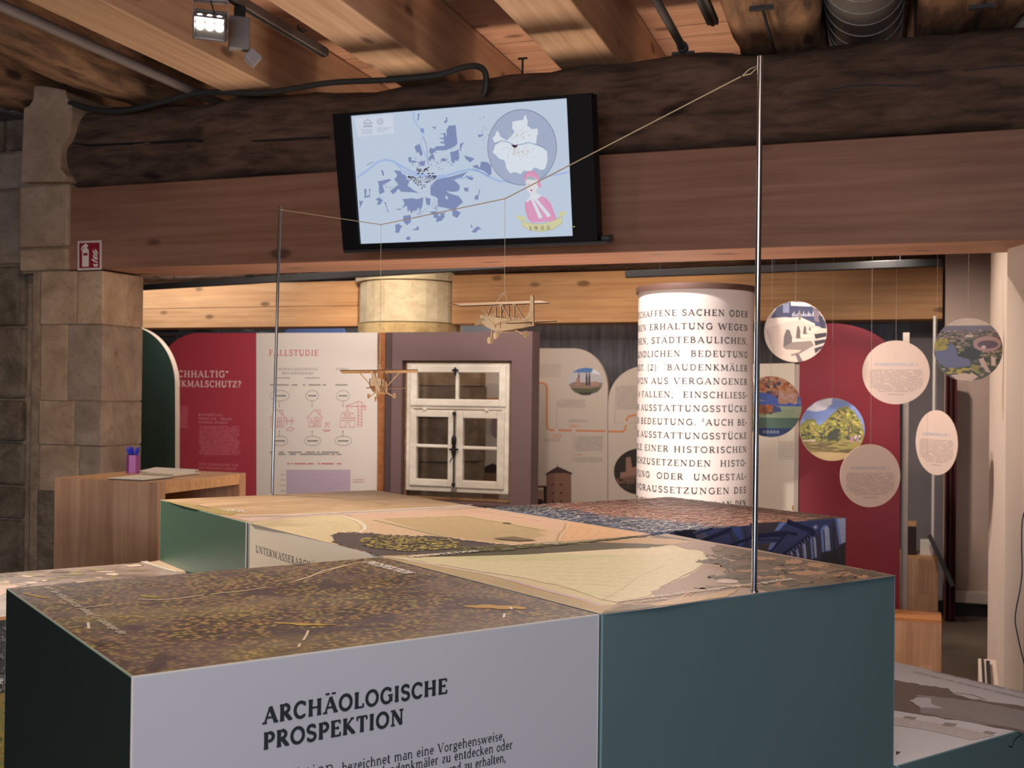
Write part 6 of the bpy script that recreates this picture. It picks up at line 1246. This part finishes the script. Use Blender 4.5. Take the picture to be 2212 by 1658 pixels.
def d_lake(a, R):
    U(a, R, circ_band(-1, 1, 24), C(130, 150, 206)); U(a, R, [(-.8, .6), (-.5, .86), (-.1, .99), (0, .98), (-.02, .8), (-.2, .62), (-.5, .56)], C(226, 220, 226), .03)
    U(a, R, circ_band(-1, -.34, 12), C(150, 128, 66)); U(a, R, circ_band(-1, -.74, 8), C(190, 160, 110)); U(a, R, [(-1, -.4), (-1, .1), (-.8, .3), (-.55, .32), (-.4, .1), (-.2, .25), (0, .5), (.2, .68), (.45, .75), (.7, .55), (.85, .2), (.97, .0), (.95, -.3), (0, -.4)], C(140, 138, 58), .03)
    blobs(a, R, 420, (-.98, -.35, .95, .68), [C(176, 168, 60), C(150, 146, 56), C(196, 180, 84), C(110, 108, 50), C(170, 140, 76)], .06, .05, 7) if 0 else None
    rg = random.Random(7); n = 0
    while n < 420:
        x = rg.uniform(-.97, .93); y = rg.uniform(-.34, .68); lim = .28-abs(x+.65)*.6 if x < -.3 else (.7-abs(x-.35)**1.6*1.3)
        if y > lim: continue
        n += 1; s = rg.uniform(.03, .07); U(a, R, [(x+s*cos(t+n), y+s*.8*sin(t+n)) for t in (0, 1.25, 2.5, 3.75, 5.0)], rg.choice([C(176, 168, 60), C(150, 146, 56), C(196, 184, 90), C(112, 108, 52), C(170, 146, 80), C(84, 80, 46)] if y > -.2 else [C(110, 108, 52), C(70, 68, 42), C(150, 146, 56)]))
    U(a, R, [(-.15, -.35), (.15, -.3), (.25, .05), (.05, .0), (-.1, -.1)], C(66, 62, 40), .03); U(a, R, [(-.9, -.36), (-.5, -.32), (-.5, -.40), (-.9, -.41)], C(214, 186, 150)); U(a, R, [(0, -.5), (.3, -.3), (.95, -.35), (.85, -.6), (.3, -.62)], C(156, 142, 70), .03)
    blobs(a, R, 16, (.5, -.36, .9, -.2), [C(220, 200, 210), C(180, 130, 160)], .03, .04, 3); U(a, R, [(.48, .1), (.54, .1), (.55, -.25), (.49, -.25)], C(110, 92, 84)); blobs(a, R, 40, (-.6, -.7, .5, -.42), [C(128, 108, 58), C(166, 142, 80), C(104, 90, 52)], .16, .02, 9)
def d_stadium(a, R):
    U(a, R, circ_band(-1, 1, 24), C(88, 86, 66)); U(a, R, circ_band(.72, 1, 8), C(206, 186, 166)); U(a, R, circ_band(.5, .76, 6), C(118, 112, 124)); U(a, R, circ_band(.3, .54, 5), C(120, 104, 96))
    blobs(a, R, 260, (-.95, .1, .95, .6), [C(74, 78, 54), C(150, 124, 112), C(96, 96, 70), C(180, 150, 136)], .07, .025, 3); blobs(a, R, 300, (-.98, -.8, .95, .3), [C(70, 72, 48), C(92, 92, 58), C(56, 56, 42), C(130, 124, 80), C(170, 150, 130)], .07, .045, 4)
    U(a, R, [(-1, .0), (-.7, .05), (-.5, .2), (-.35, .05), (-.3, -.2), (.05, -.3), (.1, -.5), (-.2, -.55), (-.55, -.6), (-.85, -.45)], C(104, 106, 134), .02); blobs(a, R, 40, (-.98, .0, -.6, .35), [C(176, 156, 60), C(150, 140, 66)], .07, .05, 6)
    a.poly([(x*R, y*R) for x, y in ell(.55, .18, .40, .24, 28)], C(176, 140, 134)); a.poly([(x*R, y*R) for x, y in ell(.57, .16, .30, .13, 28)], C(96, 76, 84)); a.poly([(x*R, y*R) for x, y in ell(.45, .08, .07, .05, 14)], C(210, 190, 180))
    U(a, R, [(-.25, -.15), (.0, .1), (.2, .05), (.35, -.1), (.3, -.3), (.1, -.3)], C(48, 50, 38), .04); U(a, R, [(.3, -.3), (.45, -.25), (.55, -.5), (.7, -.75), (.55, -.7), (.4, -.5)], C(196, 172, 156)); U(a, R, [(.66, -.2), (.8, -.25), (.8, -.5), (.68, -.5)], C(206, 182, 168)); U(a, R, [(-.5, -.8), (.1, -.7), (.3, -.85), (.1, -.99), (-.3, -.95)], C(204, 178, 156)); blobs(a, R, 30, (-.6, -.75, .1, -.6), [C(176, 156, 60), C(70, 72, 48)], .08, .04, 8); U(a, R, [(.1, -.45), (.35, -.5), (.3, -.75), (.1, -.65)], C(140, 132, 62), .03)
    U(a, R, [(-.08, .45), (.15, .46), (.15, .40), (-.08, .40)], C(216, 198, 180))
def d_text(a, R):
    BG_, TG = C(150, 160, 168), C(176, 156, 146)
    a.px = False; a.greek(-.66*R, .30*R, .66*R, .20*R, 2, C(168, 166, 172), 5, .02, .55, 6); a.greek(-.82*R, .10*R, .82*R, -.62*R, 15, TG, 6, 0, .55, 7, shape=lambda q: min(1, .80+.35*sin(pi*(q*.9+.1)))*(1 if q < .8 else 1.35-q*.62))
    a.greek(-.25*R, -.66*R, .25*R, -.72*R, 1, TG, 7, 0, .5, 3); a.line([(-.06*R, .46*R), (-.02*R, .62*R), (.06*R, .52*R), (.09*R, .44*R)], .003, C(196, 178, 168), conv=False)
DF = ('disc_cream', C(206, 182, 168), .55, 0, .02, 2); DG_ = ('disc_back', C(196, 176, 164), .55, 0, .02, 2)
disc(1718, 716, 67, 66, 5.35, DG_, 'hanging disc with a photo of a stone arch bridge, uppermost left', d_bridge)
disc(1665, 878, 65, 66, 5.95, DG_, 'hanging disc with autumn trees and blue water, partly behind the tall pole', d_coast)
disc(1797, 927, 68, 68, 5.45, DG_, 'hanging disc with a photo of green trees by a pond', d_lake)
disc(1935, 804, 71, 69, 5.35, DF, 'large round disc of grey text, hanging nearest the top of the red arch', d_text)
disc(1880, 1027, 62, 68, 5.20, DF, 'round text disc hanging lowest, overlapping the pond photo disc', d_text, 1)
disc(2022, 955.5, 42.5, 70, 5.20, DF, 'text disc turned sideways so that it looks like an upright oval', d_text, -1)
disc(2091, 755, 73, 69, 4.75, DG_, 'rightmost hanging disc, an aerial photo of a lake and stadium', d_stadium)
# ================================================================ desk by the pillar
zt_ = 1.1; dn = onz(341, 1042, zt_); DK = Fr(V3(dn[0], dn[1], 0), R_, -NB, Z_); DK.N = Z_
dl = -.485; dd_ = .59; t_ = .045; BE = BEECH()
dsk = empty('standing_desk', DK.p(dl/2, dd_/2, 0), 'open sided beech standing desk in front of the stone pillar', 'desk')
def staves(name, f, s0, s1, t0, t1, n0, n1, n, vert=True, par=dsk):
    rg = random.Random(len(name)+n); mb = MB(); cols = [wood('beech_stave_%d' % k, C(172+k*7, 128+k*7, 98+k*6), C(198+k*6, 154+k*6, 120+k*6), False, (14, .7, 14) if vert else (.7, 14, 14), .45) for k in range(3)]
    for k in range(n):
        a_ = s0+(s1-s0)*k/n; b_ = s0+(s1-s0)*(k+1)/n; cut = rg.uniform(.25, .75); tm = t0+(t1-t0)*cut
        mb.box(f, (a_, b_), (t0, tm), (n0, n1), rg.randrange(3)); mb.box(f, (a_, b_), (tm, t1), (n0, n1), rg.randrange(3))
    return mb.build(name, cols, par)
fe = Fr(DK.o, R_, Z_, NB)
staves('end_panel', fe, dl, 0, 0, zt_, -t_, 0, 12)
staves('end_panel', fe, dl, 0, 0, zt_, -dd_, -dd_+t_, 12)
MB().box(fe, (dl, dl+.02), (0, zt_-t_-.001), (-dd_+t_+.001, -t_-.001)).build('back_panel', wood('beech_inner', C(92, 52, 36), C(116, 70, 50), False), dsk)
TPW = wood('beech_top', C(192, 142, 94), C(216, 168, 120), False, (.6, 12, 12), .35)
f_ = Fr(DK.p(0, 0, zt_), R_, -NB); f_.N = Z_
for y0, y1 in ((t_+.0006, .195), (.1965, dd_-t_-.0006)): MB().box(f_, (dl, 0), (y0, y1), (-t_, 0)).build('desk_top', TPW, dsk, bevel=.0015)
ZF = Fr((0, 0, zt_), (1, 0, 0), (0, 1, 0))
pb = onz(287, 1021, zt_+.001); R6 = .0265
cup = empty('pen_cup', pb, 'purple hexagonal pen cup on the desk', 'cup')
hx = lambda r, o_=0: [(r*cos(radians(60*k+12)), r*sin(radians(60*k+12))) for k in range(6)]
fcup = Fr(pb, (1, 0, 0), (0, 1, 0)); mb = MB(); hc = .075
for k in range(6):
    p0, p1 = hx(R6)[k], hx(R6)[(k+1) % 6]; q0, q1 = hx(R6-.002)[k], hx(R6-.002)[(k+1) % 6]; mb.prism(fcup, [p0, p1, q1, q0], 0, hc)
mb.prism(fcup, hx(R6-.0021), 0, .003); mb.build('cup_body', plain('purple_plastic', C(156, 78, 148), .4), cup)
rg = random.Random(5)
for k in range(9):
    an = k*2.4; r0 = .010; b_ = pb+V3(r0*.5*cos(an+2.6), r0*.5*sin(an+2.6), .004); l_ = rg.uniform(.018, .026); tp_ = pb+V3(l_*cos(an), l_*.8*sin(an), .098+rg.uniform(-.004, .008)); d = unit(tp_-b_)
    pos = ['left edge', 'back', 'right edge', 'front', 'back left', 'middle', 'front right', 'front left', 'back right'][k]
    pen = empty('ballpoint_pen', b_, 'blue ballpoint pen standing in the purple cup', 'pen', 'blue pens in the purple cup')
    MB().tube([b_, tp_-d*.022], .0032, 6).build('barrel', plain('pen_blue_dark', C(40, 44, 120), .35), pen)
    MB().tube([tp_-d*.022, tp_-d*.012, tp_+d*.006], [.0042, .0048, .003], 8).build('cap', plain('pen_blue', C(36, 44, 190), .35), pen)
def sheet(label, pts, z, th, mat, name='paper_sheet', cat='paper', group=None):
    f = Fr((0, 0, z), (1, 0, 0), (0, 1, 0)); P_ = [f.px(*q) for q in pts]; c = np.mean(P_, 0)
    o = MB().prism(f, P_, 0, th).build(name, mat, None, loc=(c[0], c[1], z), bevel=.0004); return tag(o, label, cat, group)
PAP = plain('paper_cream', C(238, 228, 206), .8); PAPW = plain('paper_white', C(224, 216, 208), .8)
sheet('thin white brochure lying behind the spiral notebook on the desk', [(300, 1018.5), (336, 1010.5), (429, 1015.5), (420, 1019.5), (373, 1021)], zt_+.0008, .004, PAPW, 'brochure', 'brochure')
nb = empty('spiral_notebook', onz(340, 1027, zt_+.001), 'open spiral notebook with cream pages lying on the desk', 'notebook')
f = Fr((0, 0, zt_+.0012), (1, 0, 0), (0, 1, 0)); 
for pts, h_, nm in (([(234, 1034), (311, 1037.5), (374, 1031), (300, 1027)], .004, 'page_stack'), ([(375, 1030), (434, 1023.5), (374, 1020), (302, 1024.5)], .007, 'page_stack')): MB().prism(f, [f.px(*q) for q in pts], .0015, h_).build(nm, PAP, nb)
MB().prism(f, [f.px(*q) for q in [(233, 1035), (311, 1038.5), (375, 1031.5), (300, 1027)]], 0, .0012).build('back_cover', plain('cover_dark', C(50, 46, 44), .6), nb)
mb = MB(); A_ = V3(*f.px(301, 1026), 0); B_ = V3(*f.px(374, 1030.5), 0)
for k in range(19):
    c = A_+(B_-A_)*(k+.5)/19+V3(0, 0, zt_+.007); n_ = unit(np.cross(Z_, B_-A_)); mb.tube([c+n_*.006*cos(t)+Z_*.007*sin(t) for t in np.linspace(-.3, pi+.3, 9)], .0006, 4, caps=False)
mb.build('spiral_binding', plain('wire_brown', C(110, 84, 60), .35, .6), nb)
# ================================================================ boxes and things at the right
def wbox(label, near, w, d, h, top, name='wooden_box', side=None, par=None, n=5, leftside=True):
    """near: front right bottom corner (x,y)"""
    f = Fr(V3(near[0], near[1], near[2] if len(near) > 2 else 0), R_, Z_, NB); rt = empty(name, f.p(-w/2, 0, -d/2), label, 'box')
    staves('front_panel', f, -w, 0, 0, h-.018, -.018, 0, n, True, rt); 
    MB().box(f, (-w, 0), (h-.018, h), (-d, 0)).build('top_panel', top, rt, bevel=.001)
    MB().box(f, (-.018, 0), (0, h-.0185), (-d, -.0185)).build('side_panel', side or BE, rt); MB().box(f, (-w, -w+.018), (0, h-.0185), (-d, -.0185)).build('side_panel', side or BE, rt); return rt, f
g = onz(2026, 1334, 0); zb = .47
h1 = (1334-1204)/F*g[1]
wbox('wooden box standing on the floor against the beige upright', (g[0], g[1]), .30, .34, h1, TPW)
g2 = g+(-NB)*.05+R_*(-.14); 
wbox('small box with dark front, stacked on the taller wooden box', (g2[0], g2[1], h1+.001), .09, .2, (1187-1120)/F*g2[1], TPW, 'small_box', plain('dark_brown_side', C(50, 28, 26), .6), n=1)
bx = bpy.data.objects[[o.name for o in bpy.data.objects if o.name.startswith('small_box')][0]]
for o in bx.children:
    if o.name.startswith('front_panel'): o.data.materials.clear(); [o.data.materials.append(plain('dark_brown_side', C(50, 28, 26), .6)) for _ in range(3)]
Yb = 5.55; c_ = atY(2034, 1339, Yb); wbox('low orange wooden box in front of the red arch, behind the printed blocks', (c_[0], c_[1]), .32, .22, c_[2], wood('orange_beech', C(196, 128, 76), C(216, 150, 96), False, (.6, 12, 12), .4), n=7)
# papers and leaning dark board
p0 = onz(2000, 1205, .47)
pb_ = atY(1998, 1187, g2[1]+.0); 
o = MB().box(Fr(V3(g[0], g[1], h1+.001), R_, Z_, NB), (-.115, -.035), (0, .10), (-.16, -.06)).build('brochure_stack', PAPW, None, bevel=.003); tag(o, 'white stack of brochures on the taller wooden box, right of the dark box', 'brochures')
ya = atY(2008, 1160, 7.5); yb = onz(2058, 1268, .0); yb = atY(2057, 1266, 7.15); f = Fr(ya, unit(yb-ya), NB); 
o = MB().box(f, (-.02, float(np.linalg.norm(yb-ya))), (-.01, .01), (-.018, .010)).build('leaning_board', plain('black_board', C(24, 20, 20), .6), None); tag(o, 'narrow black board leaning down towards the skirting at the right', 'board')
dr = bfr(8.45); xs_ = [dr.px(x, 1000)[0] for x in (2041, 2045, 2050, 2055, 2061, 2066)]
prof = [(xs_[0], 0), (xs_[1], .04), (xs_[2], .0), (xs_[3], .045), (xs_[4], .01), (xs_[5], .03), (xs_[5], -.03), (xs_[0], -.06)]
o = MB().prism(Fr(dr.o, R_, NB, Z_), [(s, n_-.0) for s, n_ in prof], .0, dr.px(2050, 800)[1]).build('dark_red_curtain', plain('curtain_red', C(84, 34, 38), .9), None); tag(o, 'narrow dark red curtain beside the pinkish wall', 'curtain')
o = MB().box(bfr(8.6), (bfr(8.6).px(2013, 1000)[0], bfr(8.6).px(2019, 1000)[0]), (.4, 2.0), (-.02, .02)).build('white_post', WPAN, None, bevel=.002); tag(o, 'thin whitish upright left of the dark red curtain', 'post')
# small display at the wall, lower right
f = bfr(5.0); c_ = atY(2113, 1421, 4.95); ff = Fr(V3(c_[0], c_[1], 0), R_, Z_, NB); 
sb = empty('low_display_case', ff.p(.06, 0, -.05), 'low white sloped display case against the right wall', 'display case')
MB().prism(Fr(ff.o, NB, Z_, R_*1), [(.0, 0), (.26, 0), (.26, .16), (.0, c_[2])], 0, .075).build('case_body', PLASTER, sb, bevel=.002)
MB().prism(Fr(ff.p(0, 0, 0), NB, Z_, R_), [(.004, c_[2]-.001), (.258, .161), (.258, .168), (.004, c_[2]+.006)], .012, .02).prism(Fr(ff.p(0, 0, 0), NB, Z_, R_), [(.03, c_[2]-.018), (.20, .205), (.20, .222), (.03, c_[2]+.0)], .03, .045).build('black_strip', DARKM, sb)
# hanging cable near the right edge
f = Fr(WR0, J_, Z_, -JX); ca_pts = [atY(x, y, 3.93) for x, y in ((2252, 1066), (2222, 1090), (2209, 1120), (2207, 1180), (2208, 1230), (2204, 1270), (2196, 1310), (2193, 1340), (2199, 1375), (2208, 1415), (2218, 1450), (2240, 1500))]
o = MB().tube(smooth(ca_pts), .0022, 6).build('thin_cable', plain('cable_navy', C(46, 48, 66), .5), None, loc=ca_pts[0]); tag(o, 'thin dark blue cable hanging down the right wall', 'cable')
